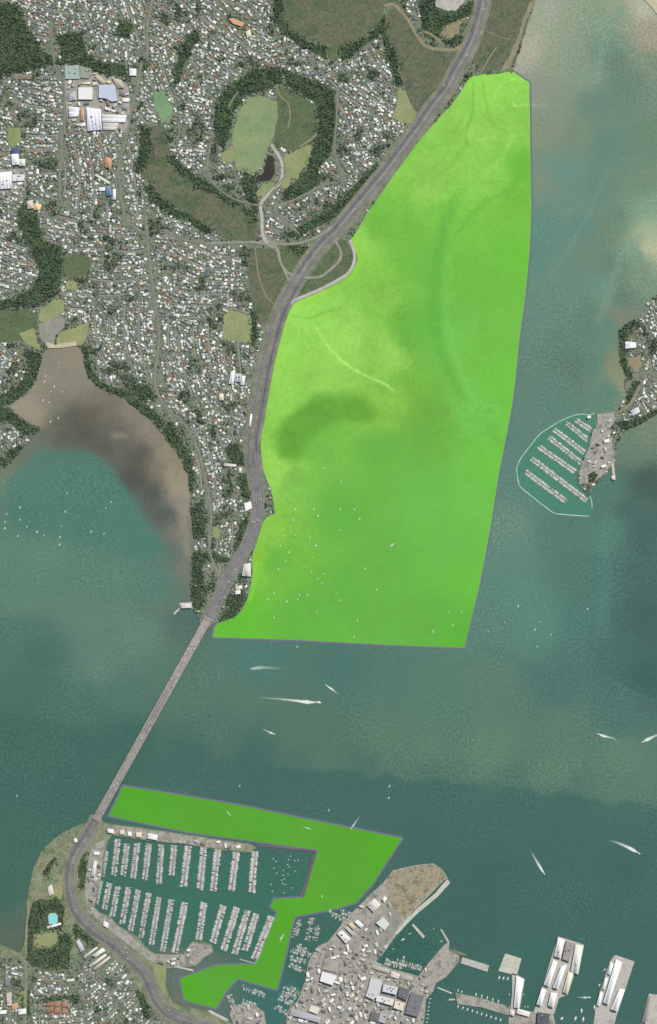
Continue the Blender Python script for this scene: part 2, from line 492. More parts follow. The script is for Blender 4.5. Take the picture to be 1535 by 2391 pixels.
# ------------------------------------------------------------------ the water: colours of silt, depth and bottom at sounded points
WATER_PTS = """120 1090 92 128 108;220 1110 82 125 112;280 1180 75 125 112;60 1140 98 126 106;10 1135 114 128 104;60 1195 74 118 108;200 1220 76 120 108
330 1270 78 124 110;30 1280 100 135 115;120 1290 103 138 118;250 1340 98 132 115;380 1360 85 125 112;50 1380 98 132 115;200 1440 97 130 115;320 1480 100 133 115
30 1500 80 118 105;100 1530 75 112 102;230 1540 97 130 115;60 1620 75 112 100;180 1640 78 115 103;300 1620 84 120 108;60 1720 68 106 95;200 1750 67 105 95;300 1720 68 106 97
30 1850 67 108 97;150 1880 66 105 95;40 2000 70 108 95;30 2100 70 105 90;45 2150 105 108 88;20 2190 118 110 86;50 2190 112 104 86
440 1440 82 112 102;420 1600 88 122 105;500 1560 88 122 108;600 1540 80 122 112;560 1620 88 122 105;700 1700 88 120 102;520 1700 82 115 102;800 1560 78 118 108
900 1600 85 122 110;1000 1620 88 125 108;900 1720 92 125 105;750 1750 85 118 102;1000 1750 92 126 106;600 1780 68 105 98;700 1800 68 105 98;450 1780 70 106 98
850 1820 70 106 98;1000 1835 70 106 98;1150 1600 92 126 108;1150 1750 96 130 108;1300 1700 92 125 108;1300 1600 80 115 108;1300 1800 95 128 108;1450 1780 95 130 110
1200 1855 76 110 101;1330 1870 74 110 102;1450 1650 80 115 108;1450 1850 90 125 108;1500 1580 65 100 95;1450 1500 72 110 102;1500 1450 68 100 95;1350 1450 82 122 112
1250 1450 90 135 122;1200 1380 92 135 122;1200 1280 98 135 120;1200 1240 105 138 122;1300 1250 85 125 112;1350 1330 84 122 108;1420 1250 85 128 115;1470 1180 75 105 98
1510 1120 72 95 88;1500 1250 72 103 96;1500 1350 72 105 97;1420 1350 75 115 108;1150 1450 92 130 118;1000 1950 66 102 95;1150 2000 65 102 94;1300 2000 66 105 98
1450 2000 66 102 96;1300 1930 70 106 100;1100 2150 65 103 95;1400 2150 66 105 98;1250 2250 64 105 97;1500 2250 66 104 98;930 2230 58 100 90;450 2080 65 115 100
300 2050 66 115 100;600 2060 62 105 95;660 2040 64 100 95;640 2330 65 110 105;700 2250 62 105 92;405 2290 102 116 110;405 2320 108 114 100
1270 30 165 165 145;1230 120 172 170 150;1290 150 148 155 132;1340 60 150 158 135;1400 60 138 155 130;1450 40 150 155 130;1500 60 165 155 135;1520 90 170 155 135
1500 20 190 182 160;1420 110 118 142 122;1350 170 138 152 128;1260 200 150 148 135;1300 230 140 148 125;1280 300 138 145 122;1380 240 112 135 120;1440 130 108 128 112
1460 200 108 132 115;1520 150 130 140 118;1350 320 125 140 118;1420 340 105 135 120;1500 320 112 135 112;1260 430 128 142 125;1320 400 110 142 128;1400 430 108 135 120
1500 430 118 138 115;1270 530 100 138 125;1330 480 115 140 125;1360 530 100 138 125;1450 500 110 135 115;1510 480 135 158 132;1420 550 115 135 112;1370 600 115 135 118
1300 620 110 140 125;1260 600 100 135 122;1430 620 105 130 112;1480 590 130 152 128;1530 570 185 185 150;1520 540 170 178 148;1500 640 130 145 122;1410 680 112 145 128
1330 680 108 138 122;1450 700 105 128 110;1270 750 108 135 122;1380 740 100 130 112;1420 760 98 135 118;1300 800 102 130 115;1340 850 92 122 108;1290 900 98 128 115
1400 850 92 130 115;1420 920 92 130 115;1300 950 92 130 115;1250 980 98 130 118;1230 1010 92 130 115;1195 1100 95 130 120;1480 1040 105 130 110;1510 1010 118 135 112
1430 1140 85 122 110;1440 740 138 132 112;1440 860 135 140 112;1450 900 145 150 118
140 830 145 138 120;110 900 150 142 122;180 840 150 138 120;150 900 140 138 122;60 950 160 148 130;80 975 160 148 128;190 900 140 135 118;130 950 130 128 112
230 930 130 125 110;140 990 100 100 88;180 980 98 95 82;220 970 102 98 80;200 1010 90 90 82;250 960 120 118 100;300 960 140 132 115;110 1020 100 105 98;280 1020 105 102 90
350 1010 140 132 115;330 1060 90 88 78;380 1050 150 140 118;250 1045 95 93 83;320 1110 82 82 75;400 1100 150 140 118;360 1150 85 88 82;420 1130 155 145 122;430 1180 150 142 125
390 1200 82 92 88;430 1250 130 128 112;410 1280 100 115 105;435 1330 125 125 108;425 1380 105 118 105;100 1045 110 118 105;60 1070 108 116 100;150 1030 92 92 84"""
WP = np.array([[float(v) for v in q.split()] for q in WATER_PTS.replace('\n', ';').split(';') if q.strip()])
ZONE_PTS = """1150 200 150 215 90;1100 300 146 205 88;1200 300 140 200 85;1000 420 145 203 90;1150 420 140 205 85;900 500 118 188 72;1050 500 122 195 75;1200 480 120 190 70
850 620 135 198 78;1000 620 112 185 72;1150 650 115 190 72;720 730 155 218 95;800 780 155 215 95;880 700 135 195 80;900 830 150 208 90;960 760 110 180 70;1020 760 104 181 72
1060 780 120 197 82;1150 800 115 190 75;660 850 150 212 88;760 870 150 210 90;650 960 145 208 85;900 950 140 195 80;960 900 118 182 71;1000 960 110 172 68;750 1030 118 188 75
900 1050 106 180 72;1100 950 118 196 84;1000 1010 110 176 70;640 1100 150 208 90;680 1130 125 190 80;800 1200 105 180 72;1000 1150 110 187 80;1100 1150 115 192 80;900 1300 106 180 74
1050 1300 110 188 78;600 1300 140 205 70;640 1300 108 182 70;700 1450 105 182 70;1000 1450 104 178 72;560 1450 105 190 60;1080 1490 98 180 65;800 1400 104 180 72;620 1060 148 208 86
620 1250 140 200 78;900 400 140 205 80;960 560 118 188 74;830 560 150 210 90;1230 400 112 190 65;1220 600 112 192 65;1180 900 114 196 70;1150 1100 112 196 72;1080 1350 108 190 70
300 1870 88 168 50;450 1910 90 165 52;650 1930 90 166 52;800 1980 92 164 54;900 1970 88 170 46;780 2060 92 166 54;650 2120 90 168 48;640 2200 90 165 50;600 2260 90 166 52;500 2290 92 166 58;440 2310 88 172 44"""
ZP = np.array([[float(v) for v in q.split()] for q in ZONE_PTS.replace('\n', ';').split(';') if q.strip()])


def idw(px, py, P, s=20.0, p=1.7, warp=10.0):
    wx = px + (vnoise(px, py, 60, 1) - 0.5) * warp * 2 + (vnoise(px, py, 19, 2) - 0.5) * warp * 0.7
    wy = py + (vnoise(px, py, 60, 3) - 0.5) * warp * 2 + (vnoise(px, py, 19, 4) - 0.5) * warp * 0.7
    out = np.zeros(px.shape + (3,))
    C = np.array([lin(c) for c in P[:, 2:5]])
    C = C * np.where((P[:, 1] < 820)[:, None] & (P[:, 0] > 1240)[:, None] & (len(P) > 80), np.array([.90, 1.0, .99]), 1.0)
    C = C * np.where(inpoly(P[:, 0], P[:, 1], [(0, 800), (200, 800), (460, 1050), (460, 1400), (380, 1230), (240, 1040), (0, 1000)])[:, None] & (len(P) > 80), np.array([.93, .95, .97]), 1.0)
    for i in range(0, len(px), 20000):
        d2 = (wx[i:i + 20000, None] - P[None, :, 0]) ** 2 + (wy[i:i + 20000, None] - P[None, :, 1]) ** 2
        w = 1.0 / (d2 + s * s) ** p
        out[i:i + 20000] = (w @ C) / w.sum(1)[:, None]
    return out


def sstep(a, b, x):
    t = np.clip((x - a) / (b - a), 0, 1)
    return t * t * (3 - 2 * t)


def soft_poly(px, py, poly, soft):
    ins = inpoly(px, py, poly)
    d = dist_line(px, py, list(poly) + [poly[0]])
    return sstep(-soft, soft, np.where(ins, d, -d))


def blend(col, mask, c):
    return col * (1 - mask[:, None]) + lin(c)[None] * mask[:, None]


MARINA_E = [(1390, 965), (1376, 969), (1357, 967), (1333, 973), (1306, 985), (1283, 999), (1261, 1014), (1244, 1034), (1226, 1057),
            (1214, 1075), (1206, 1094), (1209, 1116), (1214, 1135), (1234, 1153), (1257, 1171), (1279, 1188), (1294, 1198),
            (1312, 1201), (1375, 1206)]


def water_colour(px, py):
    c = idw(px, py, WP)
    # clear teal of the two boat basins
    c = blend(c, soft_poly(px, py, MARINA_E + [(1383, 1184), (1375, 1150), (1345, 1110), (1390, 1000)], 3) * 0.85, (74, 134, 112))
    c = blend(c, soft_poly(px, py, [(250, 1950), (600, 1985), (735, 1990), (706, 2092), (600, 2240), (520, 2225), (340, 2205), (225, 2120)], 3) * 0.8, (62, 112, 96))
    # green edge where the mud falls into the channel
    e0 = [(-100, 1130), (20, 1128), (110, 1075), (198, 1062), (245, 1095), (300, 1165), (345, 1235), (400, 1290), (420, 1420), (200, 1400), (-100, 1420)]
    c = blend(c, soft_poly(px, py, e0, 16) * 0.5 * (0.7 + 0.6 * vnoise(px, py, 50, 71)).clip(0, 1), (88, 128, 112))
    e = [(96, 1040), (130, 1054), (198, 1052), (235, 1070), (263, 1096), (281, 1122), (307, 1160), (331, 1200), (349, 1223), (373, 1255), (392, 1285),
         (330, 1310), (200, 1270), (60, 1240), (0, 1180), (20, 1120)]
    c = blend(c, soft_poly(px, py, e, 9) * 0.7, (79, 125, 111))
    # submerged shoals and streaks
    for pts, w, col, k in (
            ([(1450, 20), (1412, 95), (1402, 140), (1398, 190)], 9, (124, 154, 134), 0.8),
            ([(1440, 90), (1480, 130), (1530, 170)], 8, (128, 152, 128), 0.5),
            ([(1415, 400), (1385, 480), (1350, 545), (1320, 590), (1290, 640)], 6, (118, 150, 135), 0.5),
            ([(1490, 560), (1445, 605), (1438, 640), (1420, 690), (1402, 740)], 12, (130, 156, 134), 0.5),
            ([(1500, 545), (1520, 600), (1528, 640)], 8, (150, 165, 135), 0.5),
            ([(1520, 575), (1545, 600)], 22, (188, 186, 152), 0.7),
            ([(1395, 900), (1402, 820), (1408, 760)], 9, (98, 140, 122), 0.5),
            ([(1410, 1240), (1412, 1330), (1405, 1420), (1412, 1480)], 16, (88, 132, 120), 0.55),
            ([(1420, 1585), (1470, 1612), (1535, 1640)], 5, (98, 130, 120), 0.22),
            ([(1340, 1210), (1328, 1230)], 4, (70, 108, 96), 0.6),
            ([(400, 1105), (412, 1140), (425, 1110), (440, 1150)], 13, (158, 148, 126), 0.7),
            ([(428, 1190), (432, 1250), (440, 1290)], 9, (150, 142, 122), 0.6),
            ([(265, 1015), (292, 1018)], 8, (140, 138, 116), 0.6),
            ([(1190, 235), (1200, 250), (1215, 246), (1275, 246)], 4, (168, 182, 160), 0.5)):
        d = dist_line(px, py, smooth(pts, 5) if len(pts) > 2 else pts)
        c = blend(c, sstep(w * 1.7, 0, d + (vnoise(px, py, 14, 41) - .5) * w) * k * 0.85, col)
    # green bands along the tide lines across the fairway
    d = dist_line(px, py, smooth([(1120, 1512), (1180, 1530), (1240, 1560), (1300, 1610), (1320, 1640)], 5))
    c = blend(c, sstep(22, 0, d) * 0.25, (72, 110, 104))
    edge = 1795 + (px - 700) * 0.07 + (px > 1000) * (px - 1000) * 0.05 + (vnoise(px, py, 40, 9) - 0.5) * 24
    low = sstep(-14, 14, py - edge) * sstep(430, 520, px) * sstep(2040, 1980, py)
    c = blend(c, low * 0.8, (69, 106, 98))
    band = sstep(-60, 0, py - edge) * sstep(14, -14, py - edge) * sstep(560, 700, px)
    c = blend(c, band * 0.5, (92, 124, 106))
    edge2 = 1655 - (px - 0) * (-0.28) + (vnoise(px, py, 40, 10) - 0.5) * 30
    c = blend(c, sstep(-18, 18, py - edge2) * sstep(420, 360, px) * 0.6, (68, 106, 96))
    # green swirl of the plough-like silt grain
    g = vnoise(px + py * 0.3, py, 9, 12) * 0.6 + vnoise(px, py * 1.8, 24, 13) * 0.4
    return c * (1 + (g[:, None] - 0.5) * 0.07)


def zone_colour(px, py):
    c = idw(px, py, ZP, 18, 1.7, 14)
    arch = [(645, 1010), (655, 990), (690, 958), (728, 926), (790, 917), (855, 926), (882, 968), (866, 986), (800, 984), (745, 1006),
            (712, 1045), (692, 1074), (656, 1070), (644, 1040)]
    wx, wy = px + (vnoise(px, py, 22, 43) - .5) * 11, py + (vnoise(px, py, 22, 44) - .5) * 11
    c = blend(c, soft_poly(wx, wy, arch, 17) * (0.72 + 0.28 * vnoise(px, py, 16, 45)), (100, 161, 58))
    for pts, w, col, k in (
            ([(732, 752), (745, 775), (760, 800), (790, 835), (815, 855), (860, 880), (895, 895), (925, 915)], 4.6, (178, 236, 122), 0.85),
            ([(676, 736), (700, 741), (725, 743), (760, 728), (790, 722), (812, 700), (825, 680), (840, 665)], 3.2, (128, 190, 70), 0.8),
            ([(1075, 450), (1040, 520), (1022, 600), (1014, 680), (1016, 760), (1034, 830), (1062, 890), (1092, 960)], 24, (101, 178, 72), 0.75),
            ([(1052, 560), (1045, 640), (1045, 720), (1050, 780), (1066, 840), (1092, 900), (1130, 960), (1160, 990)], 17, (121, 199, 86), 0.6),
            ([(1105, 190), (1104, 260), (1088, 310), (1095, 345)], 4, (114, 184, 70), 0.75),
            ([(1128, 180), (1135, 240), (1150, 290), (1190, 310)], 5, (126, 192, 76), 0.55),
            ([(1060, 300), (1050, 350), (1000, 400), (930, 440)], 6, (126, 190, 74), 0.5),
            ([(1150, 220), (1170, 200), (1200, 185), (1215, 190)], 5, (170, 228, 110), 0.6),
            ([(1194, 230), (1205, 248), (1218, 246), (1240, 245)], 4, (178, 235, 125), 0.9),
            ([(1110, 330), (1145, 322), (1175, 325)], 5, (164, 220, 104), 0.7),
            ([(1060, 560), (1120, 480), (1190, 440), (1225, 400)], 11, (108, 182, 68), 0.6),
            ([(1048, 500), (1055, 470), (1085, 440)], 8, (112, 186, 70), 0.5),
            ([(668, 742), (655, 800), (640, 850), (628, 920), (612, 990), (612, 1050), (630, 1110)], 5, (150, 210, 70), 0.5),
            ([(835, 545), (828, 560), (840, 600), (828, 640), (790, 672), (735, 697), (690, 722)], 6, (152, 212, 66), 0.6),
            ([(700, 760), (730, 820), (725, 880), (700, 930)], 5, (132, 194, 76), 0.35),
            ([(760, 700), (800, 740), (850, 780), (880, 830)], 6, (138, 200, 80), 0.4),
            ([(940, 470), (980, 430), (1040, 400), (1090, 330)], 7, (124, 190, 74), 0.4),
            ([(1000, 350), (1050, 320), (1095, 250)], 6, (126, 190, 74), 0.6),
            ([(1120, 420), (1170, 370), (1205, 300)], 8, (156, 214, 98), 0.6),
            ([(590, 1290), (594, 1330), (594, 1370), (580, 1410)], 6, (140, 205, 70), 0.7),
            ([(620, 1215), (610, 1245), (602, 1275)], 8, (146, 206, 72), 0.7)):
        d = dist_line(px, py, smooth(pts, 5))
        ends = np.minimum(np.hypot(px - pts[0][0], py - pts[0][1]), np.hypot(px - pts[-1][0], py - pts[-1][1]))
        c = blend(c, sstep(w, 0, d + (vnoise(px, py, 9, 46) - .5) * w * .7) * k * sstep(0, w * 3, ends + w * .4), col)
    # shell banks and weed as dark flecks
    spk = sstep(.62, .8, vnoise(px, py, 3.6, 21)) * sstep(26, 4, dist_line(px, py, [(928, 660), (935, 740), (950, 800), (963, 860), (968, 910)]))
    c = blend(c, spk * 0.5, (96, 158, 56))
    flat = sstep(700, 560, py - (px - 900) * .4) * 0 + sstep(.9, 1.4, c[:, 0] / np.maximum(lin((112, 186, 74))[0], 1e-6))
    tone = vnoise(px, py, 30, 22) * 0.35 + vnoise(px, py, 7, 23) * 0.4 + vnoise(px + py * .5, py - px * .5, 4.5, 24) * .25
    rip = sstep(940, 1040, px) * sstep(900, 960, py) * sstep(1080, 1000, py)
    return c * (1 + (tone[:, None] - 0.5) * (0.08 + 0.16 * rip[:, None] + 0.24 * flat[:, None]))


def grid(px0, px1, py0, py1, st):
    gx, gy = np.meshgrid(np.arange(px0, px1 + st, st), np.arange(py0, py1 + st, st))
    ny, nx = gx.shape
    idx = np.arange(nx * ny).reshape(ny, nx)
    F = np.stack([idx[:-1, :-1], idx[1:, :-1], idx[1:, 1:], idx[:-1, 1:]], -1).reshape(-1, 4)
    return gx.ravel().astype(float), gy.ravel().astype(float), F


gx, gy, F = grid(-320, 1856, -320, 2712, 4)
wc = water_colour(gx, gy)
fcx, fcy = gx[F].mean(1), gy[F].mean(1)
MUD = [(190, 790), (100, 800), (20, 940), (20, 1000), (96, 1036), (130, 1054), (198, 1052), (235, 1070), (263, 1096), (281, 1122), (307, 1160),
       (331, 1200), (349, 1223), (373, 1255), (395, 1290), (430, 1390), (470, 1400), (470, 1200), (460, 1100), (400, 1000), (300, 900)]
MUD2 = [(-320, 2165), (30, 2150), (40, 2110), (70, 2090), (75, 2260), (-320, 2260)]
mudf = inpoly(fcx, fcy, MUD) | inpoly(fcx, fcy, MUD2)
V3 = np.stack([X(gx), Y(gy), np.zeros_like(gx)], 1)


def sub_grid(name, sel, mat):
    f = F[sel]
    u, inv = np.unique(f, return_inverse=True)
    me = fast_mesh(name, V3[u], inv.reshape(-1), np.full(len(f), 4), [mat], wc[u])
    return tag(obj(name, me), kind='structure')


sub_grid('water', ~mudf, M_WATER)
sub_grid('mudflat', mudf, M_MUD)
mbx = MB()
far = 30000
for (xa, xb, ya, yb) in ((-far, X(-320), -far, far), (X(1856), far, -far, far), (X(-320), X(1856), Y(-320), far), (X(-320), X(1856), -far, Y(2712))):
    mbx.add([(xa, ya, -0.4), (xb, ya, -0.4), (xb, yb, -0.4), (xa, yb, -0.4)], [(0, 1, 2, 3)], (80, 116, 104))
tag(obj('open_water', mbx.mesh('open_water', M_WATER)), kind='structure')

# ------------------------------------------------------------------ land
for p, m, nm in ((NORTH, M_GROUND, 'ground'), (HEAD, M_GROUND, 'ground'), (CORNER, M_SAND, 'ground'), (SOUTH, M_PARK, 'ground'),
                 (QUARTER, M_PORT, 'ground'), (SPUR, M_PORT, 'ground'), (QUAY, M_PORT, 'ground')):
    tag(slab(nm, p, -3, ZL, m), kind='structure')

GROUNDS = []           # (class, polygon)


def cover(name, px, mat, cls, z=0.3, amp=1.5, seed=1):
    q = rough(px, amp, 7, True, seed) if amp else px
    tag(slab(name, q, None, ZL + z + seed * 0.0017, mat), kind='structure')
    GROUNDS.append((cls, px))


WOOD, LAWN, WET, ROAD, YARD, BARE, SCRUB, BUILT = 2, 3, 4, 5, 6, 7, 8, 9
LAGOON = [(659, -60), (659, 0), (661, 39), (674, 65), (693, 81), (727, 96), (758, 104), (804, 106), (846, 91), (872, 68), (893, 42), (895, 21),
          (916, 10), (927, 0), (930, -60)]
cover('swamp', LAGOON, M_SWAMP, WET, 0.3, 1.5, 2)
cover('swamp', [(930, 0), (948, 22), (962, 60), (985, 98), (1010, 114), (1050, 116), (1078, 122), (1062, 155), (1040, 192), (1005, 232), (976, 262),
                (957, 245), (945, 200), (935, 160), (920, 120), (903, 80), (897, 45), (912, 20)], M_SWAMP, WET, 0.35, 1.5, 3)
cover('swamp', [(345, 300), (375, 290), (393, 320), (400, 368), (420, 400), (450, 428), (490, 450), (530, 466), (570, 490), (600, 516), (608, 545),
                (595, 560), (560, 562), (520, 555), (500, 535), (470, 520), (440, 500), (400, 482), (375, 462), (350, 430), (330, 400), (350, 370),
                (355, 330)], M_SWAMP, WET, 0.3, 1.5, 4)
cover('swamp', [(586, 578), (640, 580), (655, 620), (668, 650), (667, 690), (650, 722), (635, 748), (610, 760), (592, 740), (587, 690), (577, 640)],
      M_SWAMP, WET, 0.3, 1.5, 5)
cover('swamp', [(1150, -40), (1255, -40), (1244, 10), (1226, 70), (1205, 140), (1190, 164), (1130, 168), (1118, 160), (1105, 140), (1125, 70), (1142, 20)],
      M_SWAMP, WET, 0.3, 1.5, 6)
cover('scrub_floor', [(650, 200), (690, 215), (735, 250), (742, 300), (735, 330), (715, 345), (690, 352), (655, 345), (640, 325), (650, 260), (646, 230)],
      M_SCRUB, SCRUB, 0.3, 1.5, 7)
cover('scrub_floor', [(655, 575), (745, 582), (790, 545), (835, 598), (818, 634), (770, 660), (700, 692), (668, 715), (672, 655), (660, 625)], M_SCRUB, SCRUB, 0.32, 1.5, 8)
cover('scrub_floor', [(0, 724), (60, 720), (90, 738), (85, 770), (60, 795), (0, 800), (-60, 800), (-60, 724)], M_SCRUB, SCRUB, 0.3, 1.5, 9)
cover('scrub_floor', [(150, 600), (195, 590), (215, 610), (205, 640), (165, 655), (142, 640)], M_SCRUB, SCRUB, 0.3, 1.5, 10)
cover('sports_field', [(578, 227), (607, 224), (648, 237), (649, 271), (641, 313), (630, 336), (622, 360), (615, 386), (598, 400), (590, 418), (566, 402),
                       (555, 396), (549, 386), (549, 352), (541, 328), (557, 266), (570, 240)], M_PITCH, LAWN, 0.5, 0.6, 11)
cover('lawn', [(515, 360), (547, 338), (548, 368), (540, 380), (521, 378)], M_LAWN, LAWN, 0.5, 1, 12)
cover('lawn', [(661, 365), (700, 347), (727, 337), (727, 375), (706, 395), (692, 422), (670, 440), (655, 438), (668, 400)], M_LAWN, LAWN, 0.5, 1, 13)
cover('lawn', [(599, 453), (614, 429), (640, 423), (639, 437), (612, 464)], M_LAWN, LAWN, 0.5, 1, 14)
cover('lawn', [(760, 106), (806, 108), (800, 135), (770, 140)], M_SCRUB, LAWN, 0.45, 1, 15)
cover('lawn', [(94, 724), (135, 693), (151, 703), (150, 727), (104, 755), (90, 748)], M_LAWN, LAWN, 0.5, 1, 16)
cover('lawn', [(154, 654), (182, 656), (180, 680), (156, 674)], M_LAWN, LAWN, 0.5, 1, 17)
cover('lawn', [(146, 773), (208, 753), (204, 785), (192, 806), (132, 804), (134, 788)], M_LAWN, LAWN, 0.5, 1, 18)
cover('lawn', [(45, 778), (80, 766), (90, 798), (97, 818), (60, 802)], M_LAWN, LAWN, 0.5, 1, 19)
cover('car_park', [(90, 757), (140, 730), (152, 740), (150, 765), (130, 785), (128, 803), (108, 806), (96, 790)], M_STREET, YARD, 0.4, 1, 20)
cover('playing_field', [(523, 737), (540, 723), (575, 735), (588, 745), (588, 802), (555, 797), (522, 790)], M_LAWN, LAWN, 0.5, 0.4, 21)
cover('sports_turf', [(360, 215), (385, 210), (392, 235), (405, 250), (398, 287), (377, 280), (360, 250)], M_TEALTURF, LAWN, 0.5, 0.8, 22)
cover('lawn', [(497, 1228), (512, 1222), (516, 1245), (510, 1262), (498, 1252)], M_LAWN, LAWN, 0.5, 0.8, 23)
cover('lawn', [(20, 300), (45, 298), (52, 330), (30, 345), (18, 325)], M_LAWN, LAWN, 0.5, 1, 24)
cover('lawn', [(930, 205), (948, 212), (958, 240), (972, 262), (965, 290), (935, 285), (915, 275), (928, 245)], M_LAWN, LAWN, 0.5, 1, 25)
cover('clearing', [(1028, 82), (1042, 60), (1070, 45), (1092, 30), (1088, 42), (1072, 62), (1072, 84), (1050, 90), (1040, 88)], M_PATH, BARE, 0.5, 0.8, 26)
cover('clearing', [(1008, -20), (1090, -20), (1084, 5), (1065, 24), (1040, 26), (1018, 15)], M_CONC, YARD, 0.5, 0.6, 27)
cover('dry_grass', [(80, 2182), (132, 2178), (136, 2200), (110, 2214), (82, 2212)], M_LAWN, LAWN, 0.5, 1, 28)
cover('lawn', [(118, 2078), (142, 2050), (147, 2085), (140, 2110), (120, 2100)], M_LAWN, LAWN, 0.45, 1, 29)
cover('lawn', [(42, 2318), (60, 2312), (58, 2345), (44, 2340)], M_LAWN, LAWN, 0.45, 1, 30)
cover('lawn', [(360, 2250), (388, 2258), (386, 2300), (392, 2330), (372, 2300), (362, 2275)], M_LAWN, LAWN, 0.45, 1, 31)
cover('clay_yard', [(105, 2338), (165, 2330), (170, 2368), (110, 2376)], M_BARE, YARD, 0.4, 1, 32)
cover('waste_ground', [(905, 2048), (919, 2036), (952, 2027), (986, 2021), (1012, 2019), (1030, 2033), (1040, 2050), (1030, 2056), (1000, 2088), (972, 2115),
                       (945, 2142), (924, 2130), (914, 2108), (905, 2085)], M_BARE, BARE, 0.35, 1, 33)
cover('asphalt_yard', [(846, 2172), (884, 2136), (914, 2118), (940, 2144), (924, 2176), (888, 2222), (852, 2204)], M_STREET, YARD, 0.4, 0.5, 34)
cover('beach', [(108, 800), (130, 803), (178, 797), (180, 807), (150, 812), (112, 813)], M_SAND, BARE, 0.6, 0.6, 35)
cover('hardstand', [(1394, 967), (1432, 962), (1440, 975), (1425, 1000), (1430, 1030), (1438, 1075), (1412, 1105), (1384, 1128), (1353, 1130), (1352, 1102),
                    (1366, 1068), (1378, 1040), (1383, 1010), (1396, 990)], M_PORT, YARD, 0.35, 0.6, 36)
cover('hardstand', [(245, 1925), (350, 1938), (480, 1957), (575, 1972), (570, 1986), (480, 1976), (345, 1960), (262, 1947)], M_PORT, YARD, 0.4, 0.3, 37)
cover('hardstand', [(212, 1975), (246, 1960), (236, 2050), (226, 2080), (221, 2118), (232, 2132), (258, 2143), (280, 2166), (305, 2182), (335, 2212), (362, 2229),
                    (428, 2229), (448, 2200), (494, 2208), (496, 2222), (472, 2238), (454, 2254), (400, 2256), (350, 2243), (300, 2205), (250, 2165), (205, 2128), (198, 2080), (205, 2020)],
      M_PORT, YARD, 0.38, 0.4, 38)
cover('works_yard', [(150, 150), (215, 152), (262, 176), (298, 196), (306, 236), (298, 308), (200, 308), (158, 282), (150, 200)], M_PORT, YARD, 0.3, 1, 43)
cover('works_yard', [(-5, 396), (60, 396), (62, 446), (-5, 448)], M_PORT, YARD, 0.3, 1, 44)
cover('suburb_ground', [(-200, 2240), (40, 2235), (80, 2262), (160, 2262), (200, 2200), (240, 2215), (300, 2262), (335, 2330), (390, 2391), (450, 2440), (400, 2660), (-200, 2660)],
      M_GROUND, 1, 0.25, 1, 39)
cover('pond', [(625, 362), (638, 365), (642, 385), (642, 406), (630, 422), (600, 424), (596, 417), (615, 405), (620, 385)], M_POND, LAWN, 0.7, 0.5, 40)
cover('sand_verge', [(1462, 838), (1495, 830), (1500, 850), (1490, 870), (1475, 862)], M_PATH, BARE, 0.4, 1, 41)
cover('sand_bank', [(1249, 0), (1243, 12), (1222, 70), (1207, 120), (1190, 160), (1166, 168), (1188, 135), (1206, 95), (1220, 50), (1236, 5)], M_PATH, BARE, 0.42, 1.6, 42)

